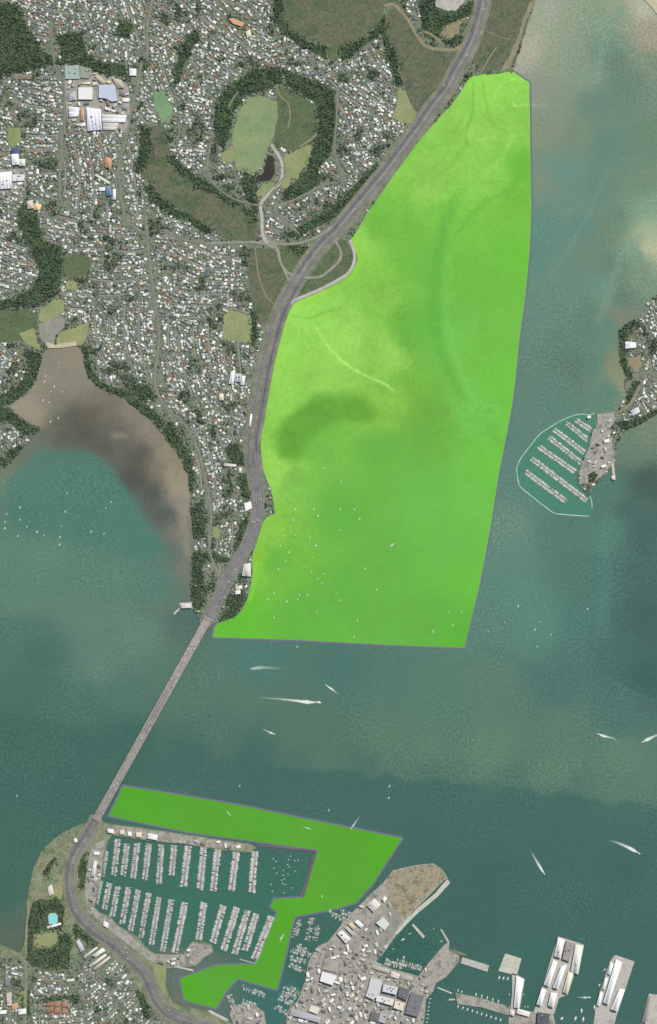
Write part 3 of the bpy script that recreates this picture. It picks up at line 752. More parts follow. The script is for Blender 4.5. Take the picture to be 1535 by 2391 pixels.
WOODS = [
    [(-60, 10), (35, 10), (50, 35), (60, 60), (80, 85), (100, 120), (145, 150), (90, 158), (0, 180), (-60, 185)],
    [(138, 85), (170, 75), (195, 95), (205, 135), (250, 150), (290, 150), (295, 175), (255, 180), (215, 165), (150, 150)],
    [(282, 50), (312, 55), (305, 85), (270, 85)],
    [(425, 120), (440, 80), (460, 70), (465, 95), (445, 120), (430, 150), (420, 190), (405, 200), (410, 160)],
    [(500, 290), (505, 245), (535, 200), (575, 175), (620, 160), (655, 158), (662, 190), (640, 202), (600, 216), (570, 224), (552, 250), (540, 290), (533, 325), (522, 345), (508, 330)],
    [(660, 162), (700, 178), (745, 190), (777, 212), (787, 260), (782, 320), (767, 370), (735, 402), (712, 420), (722, 380), (737, 330), (747, 280), (737, 240), (710, 220), (670, 202)],
    [(640, -40), (660, -40), (660, 42), (676, 70), (730, 100), (762, 108), (765, 140), (735, 122), (690, 100), (655, 70), (640, 30)],
    [(800, 108), (848, 92), (874, 70), (896, 40), (905, 85), (925, 130), (940, 200), (925, 195), (905, 130), (890, 80), (860, 95), (815, 138), (798, 138)],
    [(975, -40), (1010, -40), (1020, 18), (1062, 28), (1090, 10), (1110, 5), (1100, 35), (1068, 48), (1040, 58), (1028, 84), (1015, 95), (992, 85), (985, 50)],
    [(1045, 92), (1078, 86), (1085, 98), (1060, 110), (1030, 100)],
    [(395, 365), (405, 362), (432, 395), (495, 432), (545, 458), (595, 498), (606, 520), (598, 515), (565, 488), (525, 464), (485, 448), (445, 425), (415, 396)],
    [(325, 290), (348, 300), (356, 335), (350, 368), (330, 400), (315, 395), (330, 350)],
    [(352, 430), (375, 460), (400, 482), (440, 500), (475, 522), (498, 540), (480, 545), (440, 515), (395, 500), (355, 470), (340, 440)],
    [(655, 555), (700, 530), (770, 490), (832, 430), (860, 398), (885, 385), (870, 410), (838, 455), (796, 498), (745, 528), (700, 550)],
    [(668, 572), (745, 576), (768, 560), (740, 592), (700, 592)],
    [(570, 398), (596, 418), (604, 440), (596, 460), (608, 480), (600, 500), (580, 470), (566, 440)],
    [(690, 425), (712, 402), (740, 400), (752, 415), (720, 450), (690, 470), (662, 465), (668, 445)],
    [(588, 728), (598, 735), (600, 790), (596, 812), (588, 806)],
    [(44, 490), (86, 497), (100, 562), (146, 578), (146, 615), (141, 656), (130, 690), (86, 713), (0, 720), (-60, 722), (-60, 700), (0, 703), (39, 698), (78, 672), (96, 628), (68, 578), (44, 526)],
    [(62, 820), (95, 828), (97, 845), (84, 885), (60, 918), (36, 935), (20, 944), (0, 950), (0, 925), (40, 905), (66, 870)],
    [(0, 955), (22, 952), (40, 970), (62, 988), (92, 1000), (80, 1012), (55, 1015), (30, 985), (0, 985)],
    [(40, 1040), (58, 1040), (42, 1060), (14, 1088), (-60, 1092), (-60, 1070), (10, 1068)],
    [(193, 812), (204, 808), (212, 845), (222, 875), (240, 893), (262, 905), (296, 915), (325, 935), (360, 958), (386, 990), (375, 1003), (350, 974), (320, 953), (292, 927), (258, 914), (230, 899), (209, 880), (199, 846)],
    [(300, 910), (330, 895), (352, 905), (362, 930), (340, 935), (318, 925)],
    [(385, 990), (400, 985), (415, 1020), (440, 1050), (448, 1090), (456, 1120), (448, 1160), (446, 1150), (441, 1106), (426, 1066), (402, 1040), (380, 1010)],
    [(525, 1045), (550, 1035), (568, 1055), (572, 1085), (550, 1088), (535, 1070)],
    [(560, 1110), (576, 1105), (586, 1140), (585, 1165), (565, 1160)],
    [(450, 1290), (490, 1292), (535, 1302), (532, 1312), (485, 1308), (470, 1330), (480, 1400), (468, 1425), (450, 1418), (448, 1360)],
    [(446, 1185), (470, 1180), (482, 1215), (478, 1250), (458, 1258), (450, 1215)],
    [(530, 1392), (550, 1385), (572, 1392), (565, 1415), (545, 1440), (515, 1450), (520, 1430), (545, 1418), (528, 1412)],
    [(560, 1225), (580, 1200), (582, 1230), (572, 1260), (555, 1290), (545, 1285)],
    [(556, 1340), (570, 1345), (572, 1358), (560, 1360)],
    [(1448, 770), (1462, 758), (1478, 752), (1462, 790), (1456, 830), (1470, 865), (1490, 895), (1482, 905), (1462, 875), (1450, 845), (1448, 800)],
    [(1462, 925), (1478, 905), (1490, 892), (1494, 898), (1480, 925), (1466, 950)],
    [(1438, 985), (1470, 985), (1535, 955), (1580, 940), (1580, 955), (1535, 966), (1500, 986), (1462, 1004)],
    [(1374, 1108), (1385, 1100), (1396, 1108), (1388, 1124), (1376, 1128)],
    [(70, 2125), (78, 2105), (100, 2098), (135, 2100), (150, 2118), (146, 2160), (132, 2172), (100, 2170), (80, 2180), (78, 2212), (64, 2215), (66, 2150)],
    [(66, 2225), (90, 2215), (112, 2216), (135, 2205), (140, 2180), (160, 2180), (170, 2200), (160, 2260), (120, 2262), (90, 2258), (68, 2245)],
    [(170, 2155), (186, 2160), (208, 2180), (232, 2200), (215, 2205), (190, 2190), (175, 2190)],
    [(100, 2332), (180, 2320), (182, 2345), (172, 2345), (165, 2332), (105, 2340)],
    [(62, 2310), (70, 2312), (70, 2370), (62, 2370)],
    [(186, 2010), (200, 1990), (205, 2015), (196, 2070), (190, 2070), (184, 2040)],
    [(316, 2310), (332, 2320), (346, 2345), (350, 2380), (335, 2370), (328, 2340)],
    [(100, 2035), (110, 2020), (128, 2000), (132, 2008), (118, 2028), (106, 2046)],
]
for i, p in enumerate(WOODS):
    cover('wood_floor', p, M_WOODFLOOR, WOOD, 0.55 + 0.004 * i, 3.2, 60 + i)

# ------------------------------------------------------------------ roads
MOTOR = smooth([(1140, -60), (1129, 0), (1117, 52), (1099, 104), (1067, 162), (1044, 206), (1010, 250), (976, 300), (937, 352), (905, 396), (876, 430), (850, 462),
                (818, 500), (785, 540), (757, 566), (727, 604), (695, 652), (668, 700), (650, 740), (636, 790), (622, 846), (609, 916), (598, 981),
                (590, 1025), (591, 1062), (597, 1112), (603, 1150), (602, 1190), (596, 1220), (586, 1250), (572, 1283), (549, 1320), (529, 1356), (514, 1390), (497, 1424),
                (482, 1452)], 5)
SOUTHWAY = smooth([(228, 1908), (214, 1934), (200, 1958), (182, 1985), (168, 2015), (163, 2054), (168, 2100), (186, 2138), (224, 2175), (264, 2202), (302, 2235),
                   (337, 2272), (354, 2306), (368, 2337), (392, 2363), (428, 2380), (480, 2396), (560, 2430)], 5)
BRIDGE = [(484, 1449), (460, 1492), (410, 1581), (360, 1671), (310, 1761), (260, 1850), (228, 1908)]
ROADS = []            # (polyline, half width) for the land-cover map


def road(name, pts, w, mat, z):
    mb = MB()
    ribbon(mb, pts, w, ZL + z + 0.008 * len(ROADS))
    ROADS.append((pts, w / 2))
    return tag(obj(name, mb.mesh(name, mat)), kind='structure')


road('road_verge', offset_line(MOTOR[:130], 0), 40, M_VERGE, 0.85)
road('road_verge', MOTOR[104:], 30, M_VERGE, 0.86)
ia = next(i for i, q in enumerate(MOTOR) if q[1] > 640)
ib = next(i for i, q in enumerate(MOTOR) if q[1] > 1090)
road('motorway', offset_line(MOTOR[:ia + 3], 7.2), 9.4, M_ASPH, 1.20)
road('motorway', offset_line(MOTOR[:ia + 3], -7.2), 9.4, M_ASPHD, 1.21)
road('motorway', offset_line(MOTOR[ia:ib], 9), 10, M_ASPHD, 1.23)
road('motorway', offset_line(MOTOR[ia:ib], -9), 10, M_ASPH, 1.22)
road('motorway', MOTOR[ib - 4:], 27, M_ASPH, 1.26)
road('road_verge', SOUTHWAY, 33, M_VERGE, 0.85)
road('motorway', offset_line(SOUTHWAY, 6.8), 9.6, M_ASPH, 1.2)
road('motorway', offset_line(SOUTHWAY, -6.8), 9.6, M_ASPHD, 1.21)
mk = MB()
for pts, offs in ((MOTOR[:ia + 3], (-11.4, -7.2, -3.0, 0, 3.0, 7.2, 11.4)), (MOTOR[ia:ib], (-12, -6, 6, 12)), (MOTOR[ib:], (-12, -8, -4, 0.4, 4, 8, 12)),
                  (SOUTHWAY, (-11, -7, -3, 3, 7, 11))):
    for o in offs:
        ribbon(mk, offset_line(pts, o), 0.34, ZL + 1.75 + 0.01 * len(mk.v) / 1000)
tag(obj('lane_markings', mk.mesh('lane_markings', M_MARK)), kind='structure')
for pts, w in (([(480, 569), (520, 567), (560, 566), (600, 566), (641, 568)], 5), ([(641, 568), (650, 590), (656, 614), (666, 630), (680, 641), (703, 648), (745, 647), (766, 634), (790, 612), (797, 590), (785, 565)], 6),
               ([(625, 568), (614, 547), (612, 505), (609, 478), (628, 453), (654, 427), (660, 396), (655, 370), (634, 338)], 7),
               ([(641, 568), (690, 569), (735, 556), (790, 520), (830, 485)], 5), ([(818, 560), (829, 601), (815, 636), (781, 659), (735, 682), (690, 700), (668, 716)], 7),
               ([(655, 612), (668, 640), (676, 665), (660, 705)], 5)):
    road('slip_road', smooth(pts, 4), w, M_STREET if w < 7 else M_CONC, 1.05)
tag(slab('junction_apron', [(606, 548), (622, 545), (636, 560), (652, 566), (640, 582), (622, 572), (600, 570)], None, ZL + 1.0, M_STREET), kind='structure')
for pts, w in (([(596, 578), (604, 641), (620, 687), (643, 713)], 3), ([(897, 14), (918, 10), (935, 25), (955, 50), (975, 85), (1000, 111), (1050, 117), (1074, 110)], 7),
               ([(992, 74), (1015, 85), (1033, 102)], 5), ([(535, 250), (542, 235), (556, 215)], 3), ([(646, 200), (655, 225), (672, 240), (678, 270), (672, 300)], 3),
               ([(540, 332), (550, 350), (549, 372), (552, 392)], 3), ([(700, 343), (727, 325), (740, 312)], 4), ([(640, 380), (668, 400), (655, 425), (630, 455)], 4),
               ([(1495, 900), (1482, 925), (1470, 945), (1445, 962)], 6), ([(1125, 168), (1140, 140), (1160, 110)], 3), ([(1138, 74), (1165, 86), (1190, 92)], 2.5),
               ([(82, 2102), (110, 2085), (140, 2060), (150, 2030)], 4), ([(95, 2040), (112, 2010), (140, 1985), (165, 1965)], 4), ([(183, 2105), (176, 2140), (164, 2175)], 4),
               ([(62, 2220), (62, 2180), (65, 2140), (72, 2110)], 5), ([(58, 2240), (62, 2290), (60, 2391)], 4)):
    road('track', smooth(pts, 4), w, M_PATH, 1.0)
for pts, w in (([(331, 150), (320, 208), (307, 260), (294, 326), (277, 390), (281, 432), (287, 484), (300, 520), (344, 549)], 3.6),
               ([(340, 500), (344, 549), (347, 583), (354, 641), (362, 706), (370, 755), (373, 786), (367, 838), (362, 895), (378, 937), (400, 963), (427, 984), (453, 1026), (469, 1073), (482, 1125), (492, 1192), (493, 1226), (490, 1285), (512, 1345)], 4),
               ([(143, 300), (144, 360), (140, 430), (145, 470), (180, 500)], 3.2), ([(120, 60), (128, 150), (150, 190), (152, 245), (150, 310)], 2.8),
               ([(490, 340), (485, 400), (510, 440), (560, 470), (610, 480)], 3), ([(790, 215), (785, 290), (782, 350), (800, 420)], 3), ([(344, 130), (345, 60), (360, -20)], 4),
               ([(484, 568), (430, 560), (390, 540)], 4), ([(700, 545), (640, 490), (680, 470), (760, 430)], 4), ([(1460, 905), (1500, 870), (1535, 880)], 4)):
    road('main_street', smooth(pts, 4), w, M_RIDGE, 0.95)
# shelter rail down the bus lane beside the motorway bend
# ------------------------------------------------------------------ land-cover map for planting and building
ST = 2.0
cx, cy = np.meshgrid(np.arange(-60, 1600, ST), np.arange(-60, 2452, ST))
CSH = cx.shape
fx, fy = cx.ravel(), cy.ravel()
cov = np.zeros(fx.shape, np.uint8)
for p in (NORTH, HEAD): cov[inpoly(fx, fy, p)] = 1
for p in (SOUTH,): cov[inpoly(fx, fy, p)] = SCRUB
for p in (QUARTER, SPUR, QUAY): cov[inpoly(fx, fy, p)] = YARD
for c, p in GROUNDS: cov[inpoly(fx, fy, p)] = c
for pts, hw in ROADS:
    q = np.array(pts)
    sel = (fx > q[:, 0].min() - 30) & (fx < q[:, 0].max() + 30) & (fy > q[:, 1].min() - 30) & (fy < q[:, 1].max() + 30)
    idx = np.nonzero(sel)[0]
    d = dist_line(fx[idx], fy[idx], pts)
    cov[idx[d < hw + 3]] = ROAD
BUILT_RECTS = []


def block(px):                                   # keep small houses off a big building's plot
    a = np.array(px, float)
    c = a.mean(0)
    g = c + (a - c) * 1.12
    cov[inpoly(fx, fy, g)] = BUILT


def cls(px, py):
    i = np.clip(((np.asarray(py) + 60) / ST + 0.5).astype(int), 0, CSH[0] - 1)
    j = np.clip(((np.asarray(px) + 60) / ST + 0.5).astype(int), 0, CSH[1] - 1)
    return cov.reshape(CSH)[i, j]


WOODF = []
for p in WOODS:
    q = np.array(p)
    sel = np.nonzero((fx > q[:, 0].min() - 16) & (fx < q[:, 0].max() + 16) & (fy > q[:, 1].min() - 16) & (fy < q[:, 1].max() + 16))[0]
    ax_, ay_ = fx[sel], fy[sel]
    d = dist_line(ax_, ay_, list(p) + [p[0]])
    sgn = np.where(inpoly(ax_, ay_, p), d, -d) + (vnoise(ax_, ay_, 9, 51) - .5) * 15
    hit = sel[(sgn > 0)]
    WOODF.append(sel[(sgn > -7)])
    cov[hit[np.isin(cov[hit], (1, SCRUB, WET, WOOD))]] = WOOD
grove = vnoise(fx, fy, 34, 61) * .6 + vnoise(fx, fy, 12, 62) * .4
cov[(cov == 1) & (grove > .70)] = WOOD
woodnear = np.zeros(fx.shape, bool)
for w_ in WOODF: woodnear[w_] = True
LANDMARKS = [("crater sports field", 600, 290), ("dark crater pond", 625, 395), ("teal sports ground", 380, 248), ("two square warehouses", 225, 215),
             ("white factory roofs", 235, 280), ("hedged playing field", 555, 765), ("brown mangrove creek", 480, 490), ("creek mouth junction", 622, 566),
             ("sandy bay head", 145, 805), ("long muddy shore", 330, 960), ("round swampy lagoon", 760, 60), ("motorway swamp", 990, 180),
             ("looping interchange", 750, 610), ("dark corner wood", 40, 100), ("wooded western gully", 110, 600),
             ("white western school", 30, 420), ("bridge headland tip", 500, 1430), ("white waterside depot", 577, 1330),
             ("small motorway factory", 555, 880), ("small jetty building", 440, 1413), ("small eastern marina", 1290, 1080), ("eastern headland neck", 1470, 930),
             ("turquoise pool", 122, 2145), ("terracotta complex", 135, 2355), ("long school roofs", 230, 2240), ("southern motorway bend", 300, 2235),
             ("crowded yacht harbour", 430, 2080), ("northern motorway curve", 590, 1030), ("wooded northern gully", 430, 130),
             ("orange roofed school", 552, 53), ("straight ridge road", 360, 700), ("creek bank wood", 340, 450), ("long white wharf sheds", 1300, 2260),
             ("grassy wharf tip", 970, 2070), ("square pontoon platform", 1190, 2250), ("tall white warehouse", 768, 2282), ("long thin ship wake", 680, 1637),
             ("bridge", 360, 1670), ("narrow green zone", 560, 1915), ("bright green bay", 850, 1250), ("muddy western cove", 60, 950), ("southern suburb corner", 60, 2380)]
DIRS = ['east', 'north-east', 'north', 'north-west', 'west', 'south-west', 'south', 'south-east']


def where(px, py, skip=()):
    best = sorted((math.hypot(px - a, py - b), n, a, b) for n, a, b in LANDMARKS if n not in skip)[0]
    d, n, a, b = best
    ang = math.atan2(-(py - b), px - a)
    dr = DIRS[int(round(ang / (math.pi / 4))) % 8]
    pre = 'just ' if d < 45 else '' if d < 100 else 'well ' if d < 180 else 'far '
    return f"{pre}{dr} of the {n}"


# ------------------------------------------------------------------ larger buildings
def ring(px): return world_poly(px)


def building(name, px, h, roofc, label, cat='building', kind='gable', wallc=(188, 184, 174), group=None, z=ZL + 0.3, units=0, dbl=0):
    """four-cornered building: wall and roof parts, roof lights and plant where the roof shows them"""
    block(px)
    pts = ring(px)
    n = len(pts)
    ar = sum(pts[i][0] * pts[(i + 1) % n][1] - pts[(i + 1) % n][0] * pts[i][1] for i in range(n))
    if ar < 0: pts = pts[::-1]
    c = np.mean(np.array(pts), 0)
    L = [(p[0] - c[0], p[1] - c[1]) for p in pts]
    root = empty(name, (c[0], c[1], z), label, cat, group)
    w = MB()
    w.add([(p[0], p[1], 0) for p in L] + [(p[0], p[1], h) for p in L], [(i, (i + 1) % n, n + (i + 1) % n, n + i) for i in range(n)], wallc)
    obj('wall', w.mesh('wall', M_ROOF), root)
    r = MB()
    O = [(p[0] * 1.03, p[1] * 1.03) for p in L]
    dark = tuple(v * 0.72 for v in roofc)
    if n == 4 and kind in ('gable', 'saw', 'hip'):
        if math.dist(O[0], O[1]) < math.dist(O[1], O[2]): O = O[1:] + O[:1]
        # long sides are 0-1 and 2-3
        A, B, C, D = [np.array(q) for q in O]
        bays = dbl or (max(2, int(math.dist(O[1], O[2]) / 14)) if kind == 'saw' else 1)
        for k in range(bays):
            t0, t1 = k / bays, (k + 1) / bays
            a0, a1 = A + (D - A) * t0, A + (D - A) * t1
            b0, b1 = B + (C - B) * t0, B + (C - B) * t1
            tm = (t0 + t1) / 2 if kind != 'saw' or dbl else t0 + (t1 - t0) * 0.3
            rise = min(3.5, np.linalg.norm(a1 - a0) * 0.16)
            m0, m1 = A + (D - A) * tm, B + (C - B) * tm
            if kind == 'hip':
                e = (B - A) * min(0.4, 0.5 * np.linalg.norm(D - A) / max(1, np.linalg.norm(B - A)))
                m0, m1 = m0 + e, m1 - e
            q = lambda p, zz: (p[0], p[1], h + zz)
            r.add([q(a0, 0), q(b0, 0), q(m1, rise), q(m0, rise), q(a1, 0), q(b1, 0)], [(0, 1, 2, 3), (3, 2, 5, 4), (0, 3, 4), (1, 5, 2)], roofc)
    else:
        r.prism([(p[0] / 1.03, p[1] / 1.03) for p in O], h - 0.3, h + 0.5, roofc)
        inner = [(p[0] * 0.93, p[1] * 0.93) for p in L]
        r.add([(p[0], p[1], h + 0.55) for p in inner], [tuple(range(n))], tuple(v * 0.97 for v in roofc))
    ro = obj('roof', r.mesh('roof', M_ROOF), root)
    rr = random.Random(int(px[0][0] * 7 + px[0][1]))
    for k in range(units):
        s, t = rr.uniform(0.2, 0.8), rr.uniform(0.2, 0.8)
        A, B, C, D = [np.array(q) for q in L[:4]]
        p = (A * (1 - s) + B * s) * (1 - t) + (D * (1 - s) + C * s) * t
        u = MB()
        an = math.atan2(L[1][1] - L[0][1], L[1][0] - L[0][0])
        u.box(p[0], p[1], h + 0.2, h + 4.2, rr.uniform(4, 8), rr.uniform(3, 5), an, rr.choice([(120, 122, 122), (200, 200, 196), (90, 92, 96)]))
        obj('roof_unit', u.mesh('roof_unit', M_ROOF), ro)
    return root


WHT, OFF, CRM, GRY, LG, DK, TER, PNK, BLU, TEAL = (246, 246, 246), (226, 222, 214), (232, 226, 198), (150, 150, 152), (196, 198, 200), (96, 98, 104), (196, 132, 100), \
    (224, 204, 198), (206, 214, 232), (172, 192, 182)
R = lambda x0, y0, x1, y1: [(x0, y0), (x1, y0), (x1, y1), (x0, y1)]
BLD = [
    ('warehouse', R(184, 205, 217, 233), 10, WHT, 'square bright white warehouse, left of the pale blue one', 'warehouse', 'flat', 0),
    ('warehouse', [(232, 199), (268, 199), (275, 236), (262, 238), (248, 231), (231, 229)], 10, BLU, 'large pale blue roofed warehouse right of the square white one', 'warehouse', 'flat', 3),
    ('depot', [(152, 156), (186, 152), (187, 185), (153, 185)], 6, TEAL, 'grey green flat roofed depot above the square white warehouse', 'depot', 'flat', 4),
    ('depot', [(188, 154), (215, 162), (208, 184), (188, 182)], 6, (160, 168, 152), 'olive grey low depot roof beside the grey green depot', 'depot', 'flat', 3),
    ('shed', R(192, 192, 212, 197), 5, CRM, 'thin cream shed on the top side of the square white warehouse', 'shed', 'gable', 0),
    ('shed', [(163, 222), (175, 212), (181, 233), (163, 236)], 6, LG, 'pale grey skewed shed left of the square white warehouse', 'shed', 'gable', 0),
    ('factory', [(161, 250), (186, 252), (184, 272), (163, 274)], 8, WHT, 'white factory block left of the orange courtyard', 'factory', 'saw', 0),
    ('factory', [(203, 252), (236, 256), (238, 303), (206, 306)], 9, (234, 234, 244), 'big white factory block right of the orange courtyard', 'factory', 'saw', 4),
    ('factory', [(240, 268), (296, 270), (292, 286), (240, 286)], 8, WHT, 'long white factory wing with ribbed roof at the right end of the works', 'factory', 'saw', 0),
    ('factory', [(242, 288), (278, 288), (270, 304), (242, 304)], 7, OFF, 'off white lower factory wing under the ribbed one', 'factory', 'saw', 0),
    ('shed', R(189, 254, 197, 282), 6, (206, 164, 142), 'orange roofed narrow building between the two white factory blocks', 'shed', 'gable', 0),
    ('hall', R(303, 161, 319, 177), 8, WHT, 'bright white hall beside the road right of the warehouses', 'hall', 'gable', 0),
    ('shed', R(286, 230, 302, 238), 6, WHT, 'white shed right of the pale blue warehouse', 'shed', 'gable', 0),
    ('shed', [(222, 178), (230, 176), (248, 192), (240, 198)], 6, (200, 190, 164), 'tan slanting shed above the pale blue warehouse', 'shed', 'gable', 0),
    ('shed', [(262, 182), (285, 188), (290, 205), (276, 206)], 6, (190, 184, 170), 'beige yard building right above the pale blue warehouse', 'shed', 'gable', 0),
    ('school_block', [(0, 404), (28, 402), (28, 440), (0, 442)], 9, WHT, 'white school block cut by the left edge of the view', 'school', 'saw', 3),
    ('school_block', [(30, 408), (58, 408), (58, 422), (30, 424)], 8, (236, 234, 240), 'white school wing right of the one cut by the edge', 'school', 'flat', 3),
    ('school_block', [(27, 361), (44, 360), (46, 384), (30, 386)], 8, WHT, 'white block under the blue roof near the left edge', 'school', 'gable', 0),
    ('school_block', [(44, 372), (60, 372), (60, 388), (46, 388)], 7, OFF, 'off white block beside the white block under the blue roof', 'school', 'gable', 0),
    ('hall', R(28, 346, 47, 359), 8, (92, 104, 138), 'dark blue roofed hall near the left edge', 'hall', 'gable', 0),
    ('school_block', [(64, 470), (78, 468), (80, 486), (66, 488)], 7, PNK, 'pinkish white block at the left of the small court school', 'school', 'gable', 0),
    ('school_block', [(82, 474), (98, 478), (94, 492), (80, 490)], 7, (236, 206, 160), 'apricot roofed block at the right of the small court school', 'school', 'gable', 0),
    ('hall', [(248, 366), (262, 372), (260, 396), (246, 390)], 7, (206, 158, 122), 'orange roofed hall by the road left of the mangrove creek', 'hall', 'gable', 0),
    ('long_house', [(222, 410), (226, 407), (258, 426), (255, 431)], 6, (220, 226, 218), 'long pale slanting block below the orange hall', 'building', 'gable', 0),
    ('hall', [(247, 436), (260, 434), (262, 456), (249, 458)], 7, (118, 140, 172), 'blue roofed hall beside a white strip roof', 'hall', 'gable', 0),
    ('hall', R(264, 442, 271, 466), 6, WHT, 'white strip roofed hall beside the blue one', 'hall', 'gable', 0),
    ('hall', R(231, 438, 246, 446), 6, WHT, 'small white hall left of the blue roofed hall', 'hall', 'gable', 0),
    ('school', [(536, 46), (546, 42), (569, 54), (568, 64), (545, 56)], 7, (226, 172, 140), 'salmon orange roofed school in the upper suburb', 'school', 'flat', 0),
    ('hall', [(574, 75), (584, 70), (588, 84), (578, 90)], 7, CRM, 'cream hall below the salmon roofed school', 'hall', 'gable', 0),
    ('factory', [(540, 868), (550, 864), (546, 896), (535, 896)], 8, WHT, 'white left wing of the factory beside the motorway', 'factory', 'gable', 0),
    ('factory', [(550, 872), (566, 874), (562, 892), (548, 892)], 7, LG, 'grey middle bay of the factory beside the motorway', 'factory', 'saw', 2),
    ('factory', [(566, 878), (574, 878), (570, 900), (562, 898)], 8, WHT, 'white right wing of the factory beside the motorway', 'factory', 'gable', 0),
    ('hall', [(512, 920), (522, 919), (523, 934), (513, 935)], 7, CRM, 'cream hall between the white factory and the ridge road', 'hall', 'gable', 0),
    ('long_house', [(524, 1082), (552, 1084), (552, 1090), (524, 1088)], 7, OFF, 'long off white block beside the dark trees near the motorway curve', 'building', 'gable', 0),
    ('hall', [(558, 1092), (565, 1092), (565, 1104), (558, 1104)], 7, CRM, 'cream block beside the motorway curve', 'hall', 'gable', 0),
    ('depot', [(570, 1317), (586, 1315), (586, 1346), (566, 1344)], 8, (222, 218, 216), 'pale depot on the waterfront right of the headland road', 'depot', 'gable', 0),
    ('hall', [(571, 1175), (586, 1171), (589, 1186), (574, 1194)], 8, WHT, 'white hall beside the motorway above the headland', 'hall', 'hip', 0),
    ('hall', [(550, 1370), (566, 1366), (566, 1374), (552, 1380)], 7, CRM, 'cream hall below the waterfront depot', 'hall', 'gable', 0),
    ('hall', [(549, 1380), (562, 1378), (562, 1386), (550, 1388)], 7, WHT, 'small white hall in the trees below the waterfront depot', 'hall', 'gable', 0),
    ('marina_shed', [(251, 1934), (266, 1936), (267, 1946), (252, 1943)], 8, WHT, 'white boat shed at the bridge end of the harbour breakwater', 'boat shed', 'gable', 0),
    ('marina_shed', [(280, 1937), (291, 1938), (291, 1948), (280, 1947)], 7, CRM, 'second boat shed along the breakwater from the bridge', 'boat shed', 'gable', 0),
    ('marina_shed', [(299, 1941), (308, 1942), (308, 1952), (299, 1951)], 7, WHT, 'smallest white boat shed on the breakwater', 'boat shed', 'hip', 0),
    ('marina_shed', [(319, 1942), (332, 1944), (331, 1955), (318, 1953)], 7, CRM, 'square cream boat shed left of the big white one', 'boat shed', 'hip', 0),
    ('marina_shed', [(347, 1945), (369, 1949), (367, 1961), (345, 1957)], 9, WHT, 'biggest white boat shed on the breakwater', 'boat shed', 'gable', 0),
    ('marina_shed', [(220, 1988), (233, 1989), (232, 1996), (219, 1996)], 7, WHT, 'short white shed on the west quay of the yacht harbour', 'boat shed', 'gable', 0),
    ('marina_shed', [(220, 2010), (228, 2011), (222, 2046), (213, 2045)], 8, OFF, 'long pale shed on the west quay of the yacht harbour', 'boat shed', 'gable', 0),
    ('marina_shed', [(244, 2150), (254, 2154), (252, 2166), (241, 2160)], 8, WHT, 'white shed at the south-west corner of the yacht harbour', 'boat shed', 'gable', 0),
    ('shed', [(895, 2140), (910, 2156), (898, 2171), (878, 2154)], 12, (226, 230, 222), 'square pale shed on the open asphalt yard', 'shed', 'flat', 0),
    ('shed', [(857, 2113), (874, 2097), (889, 2111), (872, 2129)], 9, (230, 224, 216), 'cream white shed at the edge of the harbour strip', 'shed', 'saw', 2),
    ('shed', [(892, 2099), (899, 2092), (905, 2098), (897, 2106)], 8, WHT, 'little white shed where the waste ground begins', 'shed', 'gable', 0),
    ('shed', [(788, 2179), (799, 2171), (819, 2190), (808, 2202)], 11, (240, 236, 230), 'white shed with dark vents on the inner quay', 'shed', 'gable', 3),
    ('shed', [(828, 2152), (836, 2147), (850, 2160), (843, 2166)], 8, WHT, 'small white shed beside the yellow roofed one', 'shed', 'gable', 0),
    ('shed', [(813, 2158), (820, 2153), (832, 2164), (826, 2170)], 8, (226, 204, 166), 'yellow roofed shed on the inner quay', 'shed', 'gable', 0),
    ('shed', [(806, 2166), (812, 2162), (828, 2180), (823, 2184)], 8, LG, 'narrow grey shed between the yellow roof and the vented shed', 'shed', 'gable', 0),
    ('warehouse', [(753, 2267), (787, 2277), (777, 2299), (747, 2289)], 16, (244, 242, 244), 'tall white warehouse casting a dark shadow on the wharf quarter', 'warehouse', 'flat', 0),
    ('warehouse', [(758, 2236), (790, 2246), (787, 2270), (752, 2262)], 6, (170, 166, 158), 'low grey beige roof above the tall white warehouse', 'warehouse', 'gable', 0),
    ('warehouse', [(728, 2345), (748, 2353), (741, 2367), (721, 2359)], 10, (238, 230, 220), 'cream warehouse above the long grey shed', 'warehouse', 'flat', 0),
    ('warehouse', [(682, 2355), (748, 2374), (746, 2387), (677, 2368)], 12, (186, 184, 194), 'long lilac grey shed at the bottom edge of the wharf quarter', 'warehouse', 'gable', 0),
    ('warehouse', [(866, 2281), (893, 2288), (886, 2320), (872, 2333), (854, 2325), (860, 2308)], 12, (216, 216, 216), 'pale stepped warehouse at the left of the office block group', 'warehouse', 'flat', 3),
    ('office_block', [(896, 2296), (929, 2304), (925, 2321), (893, 2313)], 18, (222, 224, 230), 'pale office block in the middle of the wharf quarter', 'office', 'flat', 4),
    ('office_block', [(880, 2322), (921, 2332), (917, 2347), (878, 2336)], 14, (236, 234, 232), 'white office bar with a slotted roof', 'office', 'flat', 4),
    ('office_block', [(923, 2335), (946, 2341), (940, 2359), (919, 2352)], 14, (236, 230, 208), 'cream office block at the right end of the slotted bar', 'office', 'flat', 1),
    ('office_block', [(934, 2302), (958, 2309), (950, 2334), (929, 2325)], 16, (118, 120, 124), 'dark grey office block with white vents', 'office', 'flat', 3),
    ('office_block', [(960, 2316), (991, 2324), (976, 2373), (946, 2365)], 14, (132, 130, 138), 'large dark lilac office block beside the quay', 'office', 'flat', 4),
    ('office_block', [(868, 2360), (888, 2366), (882, 2386), (862, 2380)], 12, (120, 118, 116), 'dark brown grey block at the bottom of the wharf quarter', 'office', 'flat', 2),
    ('office_block', [(888, 2362), (905, 2368), (898, 2388), (884, 2384)], 12, (190, 190, 194), 'light grey block at the bottom of the wharf quarter', 'office', 'flat', 2),
